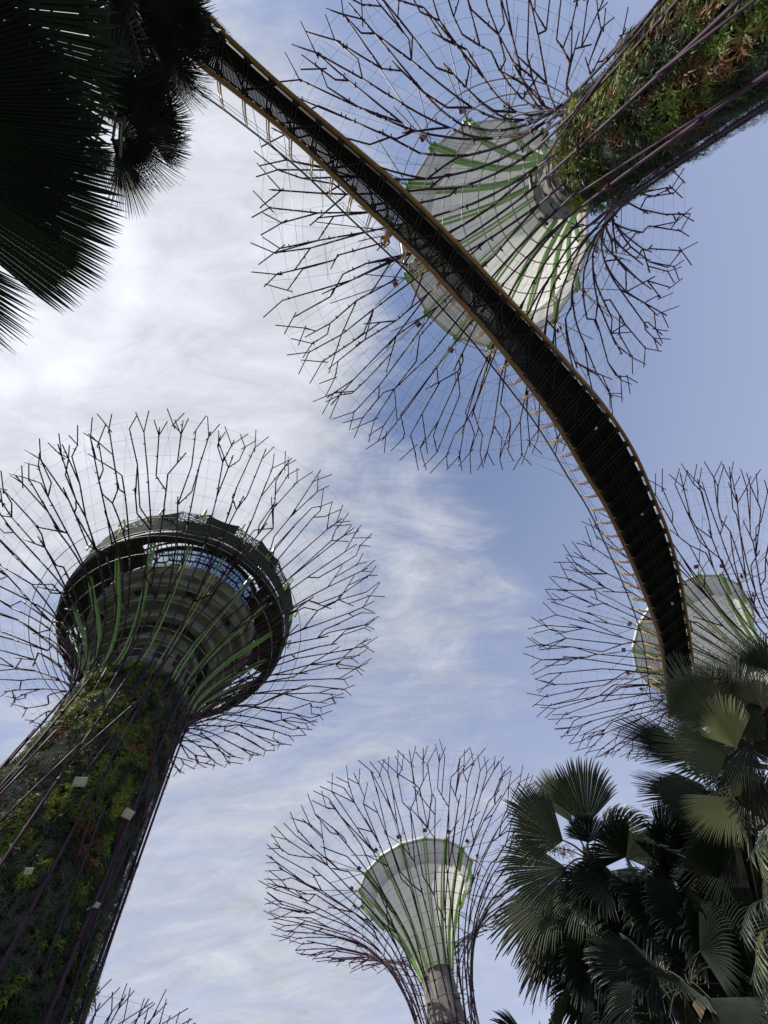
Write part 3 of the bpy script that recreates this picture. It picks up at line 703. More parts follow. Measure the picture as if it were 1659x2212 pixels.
# stay cables from the canopies down to the walk
rc = random.Random(8)
def stays(Pf, ax, cnt, i0, i1, E):
    for k in range(cnt):
        i = int(i0 + (i1 - i0) * k / max(1, cnt - 1)); p = E[i]
        th = math.atan2(p.y - ax[1], p.x - ax[0]) + rc.uniform(-.10, .10)
        q = Pf.p(Pf.L * rc.uniform(.86, .95), th); c = MB(); c.tube([p, q], .013, 4); c.build('stay_cable', MT['cable'], sk)
stays(PA, AX, 16, I0 + 4, I0 + 74, LW); stays(PA, AX, 8, I0 + 30, I0 + 80, RW)
stays(PD, DX, 10, I0 + 84, I0 + 120, LW); stays(PD, DX, 6, I0 + 90, I0 + 120, RW); stays(PD, DX, 6, I0 + 112, I0 + 126, LW)

# ------------------------------------------------------------------ people on the walk
def person(loc, face, pose, label, shirt, trousers, hairlong=False):
    """one skinned body, posed; face = heading angle"""
    J = {'pel': (0, 0, .95), 'spi': (0, .01, 1.15), 'che': (0, .03, 1.36), 'nec': (0, .045, 1.50), 'hd0': (0, .07, 1.58), 'hd1': (0, .075, 1.69),
         'shL': (-.18, .03, 1.42), 'elL': (-.24, .0, 1.15), 'wrL': (-.23, .10, .92), 'shR': (.18, .03, 1.42), 'elR': (.24, .0, 1.15), 'wrR': (.23, .10, .92),
         'hiL': (-.10, 0, .90), 'knL': (-.11, .03, .50), 'anL': (-.11, -.02, .09), 'toL': (-.12, .15, .04), 'hiR': (.10, 0, .90), 'knR': (.11, .03, .50), 'anR': (.11, -.02, .09), 'toR': (.12, .15, .04)}
    if pose == 'lean':
        J.update(spi=(0, .06, 1.14), che=(0, .17, 1.32), nec=(0, .25, 1.43), hd0=(0, .31, 1.49), hd1=(0, .36, 1.59), shL=(-.18, .18, 1.37), shR=(.18, .18, 1.37), elL=(-.24, .33, 1.17), elR=(.24, .33, 1.17), wrL=(-.13, .52, 1.24), wrR=(.13, .52, 1.24))
    if pose == 'walk':
        J.update(knL=(-.11, .22, .53), anL=(-.11, .28, .10), toL=(-.12, .45, .07), knR=(.11, -.06, .50), anR=(.11, -.30, .16), toR=(.12, -.16, .05), wrL=(-.22, -.06, .93), wrR=(.22, .22, .97))
    ed = [('pel', 'spi'), ('spi', 'che'), ('che', 'nec'), ('nec', 'hd0'), ('hd0', 'hd1'), ('che', 'shL'), ('shL', 'elL'), ('elL', 'wrL'), ('che', 'shR'), ('shR', 'elR'), ('elR', 'wrR'), ('pel', 'hiL'), ('hiL', 'knL'), ('knL', 'anL'), ('anL', 'toL'), ('pel', 'hiR'), ('hiR', 'knR'), ('knR', 'anR'), ('anR', 'toR')]
    rad = dict(pel=.14, spi=.125, che=.14, nec=.055, hd0=.085, hd1=.095, sh=.065, el=.045, wr=.03, hi=.09, kn=.06, an=.042, to=.038)
    names = list(J); V = [Vector(J[n]) for n in names]; E = [(names.index(a), names.index(b)) for a, b in ed]; R_ = [rad.get(n, rad.get(n[:2])) for n in names]
    for sd, sx_ in (('L', -1), ('R', 1)):                            # palm, five fingers
        wi = names.index('wr' + sd); el = V[names.index('el' + sd)]; d = (V[wi] - el).normalized(); s = d.cross(Vector((0, 0, 1))); s = s.normalized() if s.length > .1 else Vector((1, 0, 0))
        pc = len(V); V.append(V[wi] + d * .075); R_.append(.030); E.append((wi, pc))
        for k in range(4):
            l = (.07, .08, .075, .06)[k]; o = (k - 1.5) * .021; b = len(V)
            V.append(V[pc] + d * .03 + s * o); R_.append(.009); E.append((pc, b)); V.append(V[b] + d * l * .6 - Vector((0, 0, .012))); R_.append(.008); E.append((b, b + 1)); V.append(V[b + 1] + d * l * .4 - Vector((0, 0, .02))); R_.append(.007); E.append((b + 1, b + 2))
        b = len(V); V.append(V[wi] + d * .045 + s * .045 * sx_ * -1); R_.append(.010); E.append((pc, b)); V.append(V[b] + d * .04); R_.append(.008); E.append((b, b + 1))
    me = bpy.data.meshes.new('tmp'); me.from_pydata([tuple(v) for v in V], E, []); o = bpy.data.objects.new('tmp', me); COL.objects.link(o)
    md = o.modifiers.new('skin', 'SKIN'); o.modifiers.new('sub', 'SUBSURF').levels = 2
    for i, r in enumerate(R_): me.skin_vertices[0].data[i].radius = (r, r)
    me.skin_vertices[0].data[0].use_root = True
    dg = bpy.context.evaluated_depsgraph_get(); m2 = bpy.data.meshes.new_from_object(o.evaluated_get(dg)); m2.name = 'person'
    bpy.data.objects.remove(o)
    for m in (MT['skin'], shirt, trousers, MT['shoe']): m2.materials.append(m)
    JV = {n: Vector(J[n]) for n in names}
    for p in m2.polygons:
        c = p.center; best = min(ed, key=lambda e: ((c - (JV[e[0]] + (JV[e[1]] - JV[e[0]]) * max(0, min(1, (c - JV[e[0]]).dot(JV[e[1]] - JV[e[0]]) / (JV[e[1]] - JV[e[0]]).length_squared)))).length))
        k = best[1][:2]; mi = 0
        if k in ('sp', 'ch', 'sh') or best == ('che', 'nec') and c.z < JV['nec'].z - .05: mi = 1
        if k == 'el' : mi = 1
        if k in ('hi', 'kn', 'an'): mi = 2
        if k == 'to': mi = 3
        p.material_index = mi; p.use_smooth = True
    # face: nose, brow and ears are pulled from the head
    ob = bpy.data.objects.new('person', m2); COL.objects.link(ob)
    ob.rotation_euler = (0, 0, face - PI / 2); ob.location = loc
    hb = MB(); hc = JV['hd0'].lerp(JV['hd1'], .75)
    vs = []; fs = []
    for a in range(7):
        for b in range(12):
            ph = a / 6 * 1.75; th = b / 12 * 2 * PI; lim = 1.0 if math.sin(th) < .3 else .72
            ph *= lim; vs.append(hc + Vector((math.sin(ph) * math.cos(th) * .102, math.sin(ph) * math.sin(th) * .115 - .015, math.cos(ph) * .115 + .02)))
    for a in range(6):
        for b in range(12): fs.append((a * 12 + b, a * 12 + (b + 1) % 12, a * 12 + 12 + (b + 1) % 12, a * 12 + 12 + b))
    hb.add(vs, fs)
    h = hb.build('hair', MT['hair']); h.parent = ob
    fb = MB(); fw = Vector((0, 1, 0)); hc2 = JV['hd0'].lerp(JV['hd1'], .5)
    fb.tube([hc2 + Vector((0, .085, .035)), hc2 + Vector((0, .118, -.005)), hc2 + Vector((0, .095, -.015))], [.010, .016, .012], 6)
    for sx_ in (-1, 1):
        fb.tube([hc2 + Vector((sx_ * .088, .0, .02)), hc2 + Vector((sx_ * .100, -.01, -.02))], .018, 6)
    n_ = fb.build('nose_and_ears', MT['skin']); n_.parent = ob
    eb = MB()
    for sx_ in (-1, 1): eb.tube([hc2 + Vector((sx_ * .034, .080, .03)), hc2 + Vector((sx_ * .034, .096, .03))], .011, 8)
    eb.tube([hc2 + Vector((-.025, .088, -.045)), hc2 + Vector((.025, .088, -.045))], .006, 6)
    e_ = eb.build('eyes_and_mouth', MT['hair']); e_.parent = ob
    return tag(ob, label, 'person', 'people on the skyway')
def onwalk(i, f): return LW[i].lerp(RW[i], f) + UP * .17
iA = min(range(NP), key=lambda i: (LW[i] - lvl(834, 520, hgt(.35))).length)
def heading(v): return math.atan2(v.y, v.x)
sA = -lat(iA)[0]; fA = (LW[iA + 2] - LW[iA]).normalized()
person(onwalk(iA - 1, .17), heading(sA), 'lean', 'person in a rust top leaning over the skyway railing, head showing past the ochre tube', MT['cloth2'], MT['denim'])
person(onwalk(iA + 4, .17), heading(sA), 'lean', 'person in a pale top leaning on the skyway railing, the one nearer the wide end', MT['cloth1'], MT['khaki'])
person(onwalk(iA - 2, .42), heading(fA), 'walk', 'person in pale clothes walking on the slotted skyway deck, shoes seen from below', MT['cloth1'], MT['khaki'])
person(onwalk(iA + 3, .40), heading(-fA), 'walk', 'person in dark trousers walking on the slotted skyway deck away from the railing', MT['cloth2'], MT['denim'])

# ------------------------------------------------------------------ palms
rp = random.Random(99)
def fan_leaf(root, hast, tip, spread=95, roll=0.0, nseg=46, split=.6, droop=.10, cup=.12, side=.34, m='palm', base=None, gap=.0, jag=.05, curl=0.0, pet=.018):
    """palmate blade: pleated segments fused to `split` then free; petiole to `base` if given"""
    hast = Vector(hast); tip = Vector(tip); y = tip - hast; R = y.length; y.normalize()
    c = (EYE - hast).normalized(); n = (c - y * c.dot(y)).normalized(); n = Quaternion(y, math.radians(roll)) @ n; x = y.cross(n)
    if n.z < 0: curl = -curl
    down = Vector((0, 0, -1)); A = math.radians(spread); da = A / nseg; mb = MB()
    ts = [.02, .2, .4, split, split + (1 - split) * .35, split + (1 - split) * .7, 1.0]
    for i in range(nseg):
        a = -A / 2 + da * (i + .5); u = abs(a) / (A / 2)
        L = R * (1 - side * u ** 1.6) * (1 + rp.uniform(-jag, jag)); dr = droop * rp.uniform(.6, 1.5); sw = rp.uniform(-.5, .5) * da; tw = rp.uniform(-.03, .03)
        vs = []
        for t in ts:
            f = max(0.0, (t - split) / (1 - split)); ww = da * .5 * (1 - gap) * (1 - f ** 1.9) + (.0 if t < 1 else 0.0)
            for q, rg_ in ((-1, 0), (-.16, 1), (.16, 1), (1, 0)):
                aa = a + q * ww * (1 if f == 0 else split / t) + sw * f
                p = hast + (y * math.cos(aa) + x * math.sin(aa)) * (L * t)
                p += n * (L * t * (cup * (math.cos(aa * 1.2) - 1) + da * .62 * rg_ * (1 - .6 * f) + tw * f)) + down * (dr * L * (t * t * .35 + f * f * .65)) + n * (curl * L * f * f)
                vs.append(p)
        fa = [(k * 4 + j, k * 4 + j + 1, k * 4 + j + 5, k * 4 + j + 4) for k in range(len(ts) - 1) for j in (0, 2)]
        fr_ = [(k * 4 + 1, k * 4 + 2, k * 4 + 6, k * 4 + 5) for k in range(len(ts) - 1)]
        mb.cur = 0; b0 = len(mb.v); mb.add(vs, fa); mb.f.extend([tuple(i + b0 for i in f_) for f_ in fr_]); mb.m.extend([0 if m in ('palmdark', 'palmshade') else 1] * len(fr_))
    mb.cur = 0
    mb.tube([hast, hast + y * R * .22], [pet * 1.2, pet * .3], 5)
    ob = mb.build('leaf', [MT[m], MT['leafrib']], root, smooth=False)
    if base is not None:
        base = Vector(base); s = MB(); mid = (hast + base) / 2 + UP * ((hast - base).length * .10)
        s.tube(spline([base, mid, hast + y * .03 * R], 4), [pet * 1.9 - pet * 1.0 * k / 8 for k in range(9)], 6); s.build('petiole', MT['petiole'], ob)
    return ob
def palm_trunk(root, top, r, lean=(0, 0), name='trunk'):
    top = Vector(top); pts = [Vector((top.x + lean[0], top.y + lean[1], 0)).lerp(top, k / 14) for k in range(15)]
    mb = MB(); mb.tube([p for p in pts], [r * (1.35 - .35 * k / 14) * (1 + .04 * (k % 2)) for k in range(15)], 14); return mb.build(name, MT['bark'], root)
def zc(x, y): return (1900 + x * .70645) * .54, (2950 + y * .70645) * .54       # notes taken on an enlarged crop
def zd(x, y): return 1026 + .3815 * x, 972 + .3815 * y

# --- the fan palm standing free at the bottom right
hp = at(*zc(655, 690), 17.0)
p1 = empty('fan_palm', (hp.x, hp.y, 0), 'fan palm at the bottom right with a full crown of pleated fans against the sky', 'palm tree', 'palms round the plaza')
palm_trunk(p1, hp - UP * .25, .17)
fb = MB(); fb.tube([hp - UP * 1.5, hp - UP * .7, hp, hp + UP * .35], [.20, .27, .22, .04], 12); fb.build('crown_shaft', MT['fibre'], p1)
def lf(root, hub, cf, h, t, dh, dt, **kw):
    return fan_leaf(root, at(*cf(*h), dh), at(*cf(*t), dt), base=hub, **kw)
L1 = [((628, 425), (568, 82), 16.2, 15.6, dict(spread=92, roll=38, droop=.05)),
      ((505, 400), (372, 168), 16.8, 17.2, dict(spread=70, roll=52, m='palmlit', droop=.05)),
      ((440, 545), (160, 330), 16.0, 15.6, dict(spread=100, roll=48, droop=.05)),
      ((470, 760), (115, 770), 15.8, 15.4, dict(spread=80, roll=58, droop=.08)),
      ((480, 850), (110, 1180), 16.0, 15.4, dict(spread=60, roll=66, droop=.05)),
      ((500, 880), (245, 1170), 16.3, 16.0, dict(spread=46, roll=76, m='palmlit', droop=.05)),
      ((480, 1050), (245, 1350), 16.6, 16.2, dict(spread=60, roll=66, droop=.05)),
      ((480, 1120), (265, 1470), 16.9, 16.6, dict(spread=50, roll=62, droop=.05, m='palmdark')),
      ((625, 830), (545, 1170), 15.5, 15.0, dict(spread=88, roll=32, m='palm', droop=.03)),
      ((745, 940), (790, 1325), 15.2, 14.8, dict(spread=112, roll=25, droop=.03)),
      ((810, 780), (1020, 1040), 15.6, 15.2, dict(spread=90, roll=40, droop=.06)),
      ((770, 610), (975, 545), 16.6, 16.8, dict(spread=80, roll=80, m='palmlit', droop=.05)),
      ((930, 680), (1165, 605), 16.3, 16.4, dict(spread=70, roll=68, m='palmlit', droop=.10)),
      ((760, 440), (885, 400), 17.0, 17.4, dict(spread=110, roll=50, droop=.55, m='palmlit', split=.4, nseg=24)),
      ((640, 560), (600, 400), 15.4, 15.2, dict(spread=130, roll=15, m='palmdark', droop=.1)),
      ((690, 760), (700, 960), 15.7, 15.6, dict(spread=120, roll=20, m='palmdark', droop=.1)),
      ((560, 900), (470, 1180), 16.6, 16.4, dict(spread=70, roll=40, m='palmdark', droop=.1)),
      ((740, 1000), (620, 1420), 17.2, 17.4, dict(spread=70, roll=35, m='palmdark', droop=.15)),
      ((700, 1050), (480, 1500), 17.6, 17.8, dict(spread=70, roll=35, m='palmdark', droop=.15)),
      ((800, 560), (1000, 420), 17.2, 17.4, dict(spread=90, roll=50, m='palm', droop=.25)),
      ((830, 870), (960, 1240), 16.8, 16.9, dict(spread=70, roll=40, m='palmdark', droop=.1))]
for n_, (h, t, dh, dt, kw) in enumerate(L1):
    far = n_ in (4, 5, 6, 7)
    kw['roll'] *= .82 if far else .5; kw['spread'] = min(150, kw['spread'] * (1.25 if far else 1.15)); h = (h[0] + (655 - h[0]) * .28, h[1] + (690 - h[1]) * .28)
    kw.setdefault('split', .74); kw.setdefault('nseg', 40); lf(p1, hp, zc, h, t, dh + (17 - dh) * .2, dt, **kw)
def seeds(root, b, e, n=60, r=.25):
    mb = MB(); b = Vector(b); e = Vector(e); mb.tube([b, b.lerp(e, .5) + UP * .1, e], [.02, .015, .008], 5)
    for k in range(n):
        q = b.lerp(e, rp.uniform(.45, 1)); d = Vector((rp.gauss(0, 1), rp.gauss(0, 1), rp.gauss(-.3, 1))).normalized() * r * rp.uniform(.3, 1)
        mb.tube([q, q + d], .004, 3)
        for z in range(3): c = q + d * rp.uniform(.4, 1); mb.tube([c - UP * .012, c, c + UP * .012], [.004, .013, .004], 5)
    return mb.build('seed_spray', MT['seed'], root)
seeds(p1, hp, at(*zc(420, 620), 15.7), 90, .34); seeds(p1, hp, at(*zc(700, 650), 15.8), 40, .3)

# --- the larger palm behind it at the right edge
hq = at(*zc(1590, 330), 13.5)
p2 = empty('fan_palm', (hq.x, hq.y, 0), 'larger fan palm at the right edge holding one pale folded fan', 'palm tree', 'palms round the plaza')
palm_trunk(p2, hq - UP * .3, .22)
fb = MB(); fb.tube([hq - UP * 1.6, hq - UP * .7, hq, hq + UP * .4], [.24, .32, .26, .05], 12); fb.build('crown_shaft', MT['fibre'], p2)
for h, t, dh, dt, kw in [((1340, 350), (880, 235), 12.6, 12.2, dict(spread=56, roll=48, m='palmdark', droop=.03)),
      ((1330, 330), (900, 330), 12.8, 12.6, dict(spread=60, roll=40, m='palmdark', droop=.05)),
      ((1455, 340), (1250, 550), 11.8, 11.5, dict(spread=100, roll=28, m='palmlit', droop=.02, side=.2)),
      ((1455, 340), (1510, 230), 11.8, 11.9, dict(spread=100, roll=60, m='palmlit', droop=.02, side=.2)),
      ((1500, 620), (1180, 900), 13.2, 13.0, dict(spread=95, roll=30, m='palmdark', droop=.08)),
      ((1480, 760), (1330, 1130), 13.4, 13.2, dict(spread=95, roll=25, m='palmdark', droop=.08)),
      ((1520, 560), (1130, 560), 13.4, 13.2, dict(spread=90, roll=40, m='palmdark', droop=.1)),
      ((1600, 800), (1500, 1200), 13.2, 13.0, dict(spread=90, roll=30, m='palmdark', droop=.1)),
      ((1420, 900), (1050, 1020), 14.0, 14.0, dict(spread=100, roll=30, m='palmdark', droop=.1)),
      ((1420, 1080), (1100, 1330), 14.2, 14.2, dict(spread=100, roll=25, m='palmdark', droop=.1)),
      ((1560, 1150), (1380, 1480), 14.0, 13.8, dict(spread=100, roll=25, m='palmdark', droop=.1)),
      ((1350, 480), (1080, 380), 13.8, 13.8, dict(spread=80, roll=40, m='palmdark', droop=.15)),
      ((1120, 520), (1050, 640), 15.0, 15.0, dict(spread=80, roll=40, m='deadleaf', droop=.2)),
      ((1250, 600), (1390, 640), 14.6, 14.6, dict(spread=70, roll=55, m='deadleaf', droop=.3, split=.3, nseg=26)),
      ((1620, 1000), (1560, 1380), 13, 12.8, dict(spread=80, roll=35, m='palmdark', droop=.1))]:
    lf(p2, hq, zc, h, t, dh, dt, **kw)

# --- the palm above, in front of the skyway end
hr_ = at(*zd(1660, 1500), 12.5)
p3 = empty('fan_palm', (hr_.x, hr_.y, 0), 'fan palm whose spiky fans hide the near end of the skyway at the right edge', 'palm tree', 'palms round the plaza')
palm_trunk(p3, hr_ - UP * .3, .2)
fb = MB(); fb.tube([hr_ - UP * 1.6, hr_ - UP * .7, hr_, hr_ + UP * .4], [.24, .32, .26, .05], 12); fb.build('crown_shaft', MT['fibre'], p3)
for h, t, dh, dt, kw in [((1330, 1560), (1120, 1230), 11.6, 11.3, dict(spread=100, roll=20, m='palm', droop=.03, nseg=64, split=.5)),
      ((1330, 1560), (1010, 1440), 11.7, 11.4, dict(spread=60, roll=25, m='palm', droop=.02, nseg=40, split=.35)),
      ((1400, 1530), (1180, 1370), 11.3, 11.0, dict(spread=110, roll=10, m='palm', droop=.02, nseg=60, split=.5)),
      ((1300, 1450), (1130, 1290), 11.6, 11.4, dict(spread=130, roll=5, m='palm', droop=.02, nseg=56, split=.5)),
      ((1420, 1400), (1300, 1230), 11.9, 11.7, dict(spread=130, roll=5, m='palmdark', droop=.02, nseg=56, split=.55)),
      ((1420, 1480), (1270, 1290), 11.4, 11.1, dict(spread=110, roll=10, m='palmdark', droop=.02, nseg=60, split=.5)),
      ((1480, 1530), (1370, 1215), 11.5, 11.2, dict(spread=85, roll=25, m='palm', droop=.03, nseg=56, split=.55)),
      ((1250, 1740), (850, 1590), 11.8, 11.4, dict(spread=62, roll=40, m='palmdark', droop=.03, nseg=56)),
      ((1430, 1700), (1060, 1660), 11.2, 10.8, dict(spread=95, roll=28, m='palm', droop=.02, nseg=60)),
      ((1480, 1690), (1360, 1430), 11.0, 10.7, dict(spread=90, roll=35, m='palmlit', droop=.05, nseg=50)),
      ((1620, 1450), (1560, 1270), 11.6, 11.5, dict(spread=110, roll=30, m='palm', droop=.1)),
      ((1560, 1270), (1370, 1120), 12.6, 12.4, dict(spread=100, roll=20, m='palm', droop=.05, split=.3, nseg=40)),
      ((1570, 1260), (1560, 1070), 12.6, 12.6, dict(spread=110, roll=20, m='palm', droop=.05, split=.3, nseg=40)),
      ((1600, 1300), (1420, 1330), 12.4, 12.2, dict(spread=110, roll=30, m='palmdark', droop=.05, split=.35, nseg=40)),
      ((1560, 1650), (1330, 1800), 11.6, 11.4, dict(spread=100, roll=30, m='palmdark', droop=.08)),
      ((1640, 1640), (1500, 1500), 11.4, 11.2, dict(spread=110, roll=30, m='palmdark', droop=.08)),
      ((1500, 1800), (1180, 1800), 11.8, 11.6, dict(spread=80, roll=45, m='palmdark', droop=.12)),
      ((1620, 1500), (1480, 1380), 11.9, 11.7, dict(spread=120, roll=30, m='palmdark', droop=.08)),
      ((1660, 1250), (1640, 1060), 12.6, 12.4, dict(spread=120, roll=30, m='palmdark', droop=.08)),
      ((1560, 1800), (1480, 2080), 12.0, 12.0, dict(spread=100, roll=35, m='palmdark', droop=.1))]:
    t = (h[0] + (t[0] - h[0]) * 1.22, h[1] + (t[1] - h[1]) * 1.22); kw['spread'] = min(140, kw['spread'] * 1.2); lf(p3, hr_, zd, h, t, dh, dt, **kw)
seeds(p3, hr_, at(*zd(1250, 1830), 11.8), 60, .35)

# --- feather palm fronds hanging at the right edge
def feather(root, pts, ln, n=30, m='palm'):
    c = spline(pts, 8); mb = MB(); mb.tube(c, [.025 - .02 * k / (len(c) - 1) for k in range(len(c))], 5)
    for k in range(n):
        f = k / n * (len(c) - 2); i = int(f); p = c[i].lerp(c[i + 1], f - i); d = (c[i + 1] - c[i]).normalized(); s = d.cross(UP).normalized()
        for sg in (-1, 1):
            l = ln * (1 - .5 * abs(k / n - .4)) * rp.uniform(.8, 1.15); v = (d * rp.uniform(.5, .9) + s * sg * rp.uniform(.3, .7) - UP * rp.uniform(.1, .6)).normalized(); wv = d.cross(v).normalized().cross(v) * .010
            q = p + v * l * .55 - UP * l * .03; t = p + v * l - UP * l * .25
            mb.add([p - wv * .6, p + wv * .6, q + wv, q - wv, t], [(0, 1, 2, 3), (3, 2, 4)])
    return mb.build('frond', MT[m], root, smooth=False)
hs = at(*zc(1760, 500), 11.0)
p4 = empty('feather_palm', (hs.x, hs.y, 0), 'feather palm whose yellow green fronds hang down the right edge below the fan palms', 'palm tree', 'palms round the plaza')
palm_trunk(p4, hs - UP * .2, .14)
for a, b, c, m in (((1700, 470), (1600, 600), (1630, 800), 'palmlit'), ((1740, 720), (1640, 800), (1640, 1000), 'palm'), ((1720, 850), (1560, 960), (1500, 1150), 'palm'), ((1730, 1000), (1610, 1120), (1590, 1300), 'palmlit'),
                   ((1720, 600), (1640, 560), (1540, 700), 'palm'), ((1740, 1150), (1620, 1200), (1560, 1400), 'palm'), ((1740, 1250), (1640, 1340), (1640, 1560), 'palm')):
    feather(p4, [hs, at(*zc(*a), 10.8), at(*zc(*b), 10.5), at(*zc(*c), 10.2)], .42, m=m)

# --- low palms closing the bottom right corner
def small_palm(px, py, d, n, R, label, seed, dirs=(0, 360), r=.14, m=('palmdark',)):
    rg = random.Random(seed); hub = at(px, py, d)
    root = empty('fan_palm', (hub.x, hub.y, 0), label, 'palm tree', 'palms round the plaza'); palm_trunk(root, hub - UP * .2, r)
    for k in range(n):
        az = math.radians(dirs[0] + (dirs[1] - dirs[0]) * (k + rg.uniform(-.3, .3)) / n); el = rg.uniform(-.55, .75)
        v = Vector((math.cos(az) * math.cos(el), math.sin(az) * math.cos(el), math.sin(el))); h = hub + v * R * rg.uniform(.5, .9); t = h + (v - UP * .25).normalized() * R * rg.uniform(.85, 1.1)
        fan_leaf(root, h, t, spread=rg.uniform(90, 125), roll=rg.uniform(-45, 45), m=rg.choice(m), droop=.10, base=hub, nseg=36, split=.7, pet=.007)
    return root
small_palm(1490, 2130, 12.5, 20, 1.25, 'dark fan palm filling the bottom right corner below the larger palms', 5)
small_palm(1620, 2020, 13.5, 16, 1.25, 'dark fan palm behind the feather palm low at the right edge', 6)
small_palm(1225, 2290, 13.5, 14, 1.0, 'low fan palm whose spiky tips rise over the bottom edge beside the free palm', 7)
small_palm(1400, 1900, 15.5, 22, 1.35, 'shaded fan palm right behind the free palm, its fans nearly black', 9, m=('palmdark',))
small_palm(1520, 1960, 15.0, 22, 1.4, 'dense dark fan palm below the pale folded fan of the larger palm', 10, m=('palmdark',))
small_palm(1360, 2080, 15.5, 20, 1.3, 'dark fan palm low in the shade beneath the free palm, beside its trunk', 14, m=('palmdark',))
small_palm(1600, 1680, 15.0, 18, 1.3, 'dark fan palm between the skyway end and the right edge', 15, m=('palmdark',))
small_palm(1640, 1840, 14.5, 14, 1.2, 'shaded fan palm between the larger palm and the corner', 8)

# --- palms overhead at the top left
hk = at(-330, 120, 3.6)
p5 = empty('fan_palm', (hk.x, hk.y, 0), 'near dark fan palm overhead at the left edge with one huge backlit blade', 'palm tree', 'palms overhead at the top left')
palm_trunk(p5, hk - UP * .1, .11)
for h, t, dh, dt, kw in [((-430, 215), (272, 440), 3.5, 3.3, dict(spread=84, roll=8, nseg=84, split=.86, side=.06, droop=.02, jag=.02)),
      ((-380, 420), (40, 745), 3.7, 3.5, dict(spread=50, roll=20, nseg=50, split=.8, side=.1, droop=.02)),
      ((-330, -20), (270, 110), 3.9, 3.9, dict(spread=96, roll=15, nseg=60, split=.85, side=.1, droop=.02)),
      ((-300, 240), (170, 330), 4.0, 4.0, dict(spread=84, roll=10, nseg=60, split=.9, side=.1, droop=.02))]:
    fan_leaf(p5, at(*h, dh), at(*t, dt), base=hk, m='palmshade', pet=.012, **kw)
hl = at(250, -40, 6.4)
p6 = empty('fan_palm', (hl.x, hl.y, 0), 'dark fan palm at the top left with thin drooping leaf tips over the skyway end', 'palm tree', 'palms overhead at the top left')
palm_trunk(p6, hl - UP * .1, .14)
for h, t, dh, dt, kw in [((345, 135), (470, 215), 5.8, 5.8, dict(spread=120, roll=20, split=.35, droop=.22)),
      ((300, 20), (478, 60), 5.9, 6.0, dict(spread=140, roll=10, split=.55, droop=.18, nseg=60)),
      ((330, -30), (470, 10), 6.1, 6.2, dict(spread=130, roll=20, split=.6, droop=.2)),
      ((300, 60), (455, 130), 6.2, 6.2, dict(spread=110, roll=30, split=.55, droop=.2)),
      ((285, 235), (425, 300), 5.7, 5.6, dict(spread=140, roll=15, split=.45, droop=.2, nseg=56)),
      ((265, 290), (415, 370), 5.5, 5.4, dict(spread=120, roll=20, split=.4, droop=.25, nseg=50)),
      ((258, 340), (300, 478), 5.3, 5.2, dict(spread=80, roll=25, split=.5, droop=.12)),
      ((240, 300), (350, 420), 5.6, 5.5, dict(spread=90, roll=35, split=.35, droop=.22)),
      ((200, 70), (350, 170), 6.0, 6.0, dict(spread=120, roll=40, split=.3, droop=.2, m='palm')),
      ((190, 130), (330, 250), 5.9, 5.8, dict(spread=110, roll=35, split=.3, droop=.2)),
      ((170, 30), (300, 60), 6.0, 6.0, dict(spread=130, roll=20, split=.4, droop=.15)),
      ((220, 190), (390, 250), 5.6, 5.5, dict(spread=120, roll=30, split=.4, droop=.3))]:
    kw['spread'] = min(165, kw['spread'] * 1.15); kw.setdefault('m', 'palmshade'); kw.setdefault('nseg', 44)
    fan_leaf(p6, at(*h, dh), at(*t, dt), base=hl, pet=.012, side=.25, **{k: v for k, v in kw.items()})

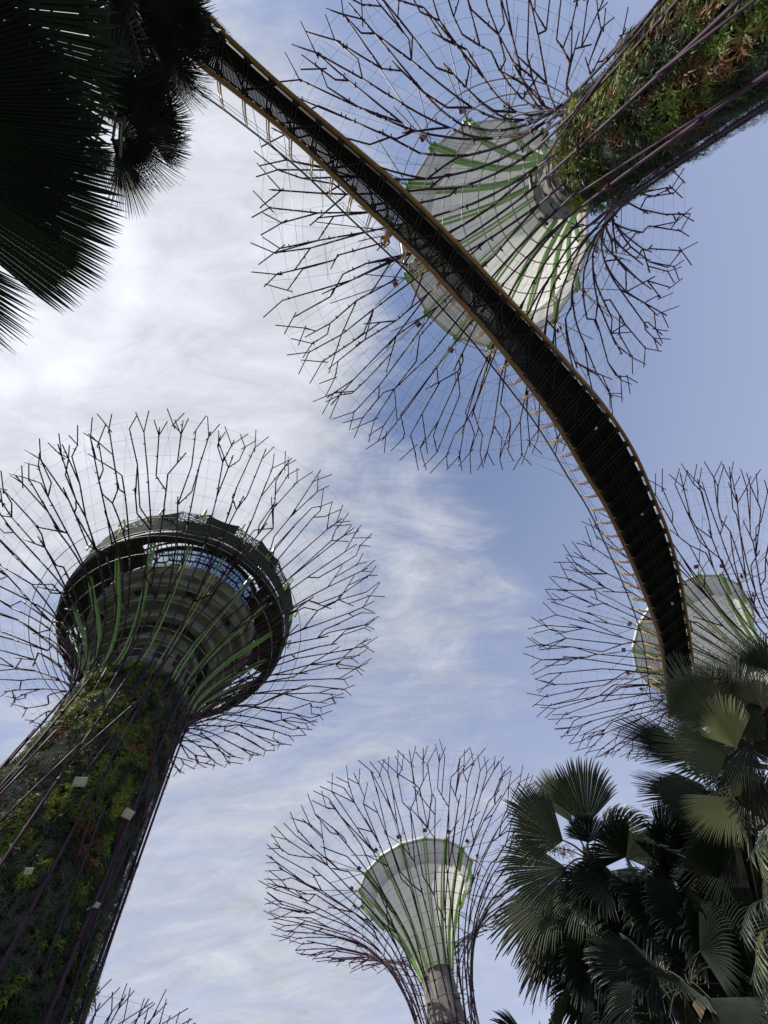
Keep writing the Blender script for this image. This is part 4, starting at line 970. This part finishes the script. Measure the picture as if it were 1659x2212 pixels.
rq = random.Random(3)
for k in range(34):
    hx, hy = (rq.uniform(190, 400), rq.uniform(-40, 150)) if k < 18 else (rq.uniform(200, 330), rq.uniform(150, 330)); an = rq.uniform(-.1, 1.3); L = rq.uniform(70, 115)
    tx, ty = min(486 - max(0, hy - 180) * .16, hx + L * math.cos(an)), hy + L * math.sin(an); d = rq.uniform(5.7, 6.6)
    fan_leaf(p6, at(hx, hy, d), at(tx, ty, d), spread=rq.uniform(110, 165), roll=rq.uniform(-25, 25), base=hl, pet=.010, side=.25, m='palmshade', nseg=44, split=rq.uniform(.35, .7), droop=.18)
# ------------------------------------------------------------------ flowering climber on the right hand tower
rv = random.Random(12); vine = empty('flowering_climber', (DX[0], DX[1], 0), 'thin climber with magenta flowers trailing up the rods of the right edge tree tower', 'climbing plant')
st, lv, fl = MB(), MB(), MB(); aD = math.atan2(-DX[1], -DX[0])
for k in range(26):
    th = aD + rv.uniform(-.75, .85); q = PD.s_at_z(29.5) + rv.uniform(-1, 1.5); pts = []
    ln = rv.uniform(3, 8.5); n = 10
    for i in range(n):
        pts.append(PD.p(q + ln * i / n, th, .15 + .12 * math.sin(i + k))); th += rv.uniform(-.045, .045)
    st.tube(pts, .018, 4)
    for i in range(64):
        f = rv.uniform(0, n - 1.01); j = int(f); p = pts[j].lerp(pts[j + 1], f - j) + Vector((rv.gauss(0, .22), rv.gauss(0, .22), rv.gauss(0, .22)))
        a = Vector((rv.gauss(0, 1), rv.gauss(0, 1), rv.gauss(0, 1))).normalized(); b = a.orthogonal().normalized(); L = rv.uniform(.12, .24)
        lv.add([p, p + a * L * .5 + b * L * .4, p + a * L, p + a * L * .5 - b * L * .4], [(0, 1, 2, 3)])
    if k % 2 == 0:
        for i in range(14):
            p = pts[-2] + Vector((rv.gauss(0, .16), rv.gauss(0, .16), rv.gauss(0, .16))); a = Vector((rv.gauss(0, 1), rv.gauss(0, 1), rv.gauss(0, 1))).normalized(); b = a.orthogonal().normalized(); L = .26
            fl.add([p, p + a * L * .5 + b * L * .5, p + a * L, p + a * L * .5 - b * L * .5], [(0, 1, 2, 3)])
st.build('stem', MT['bark'], vine); tag(lv.build('leaves', MT['fern'], vine, smooth=False), kind='stuff'); tag(fl.build('flowers', MT['flower'], vine, smooth=False), kind='stuff')
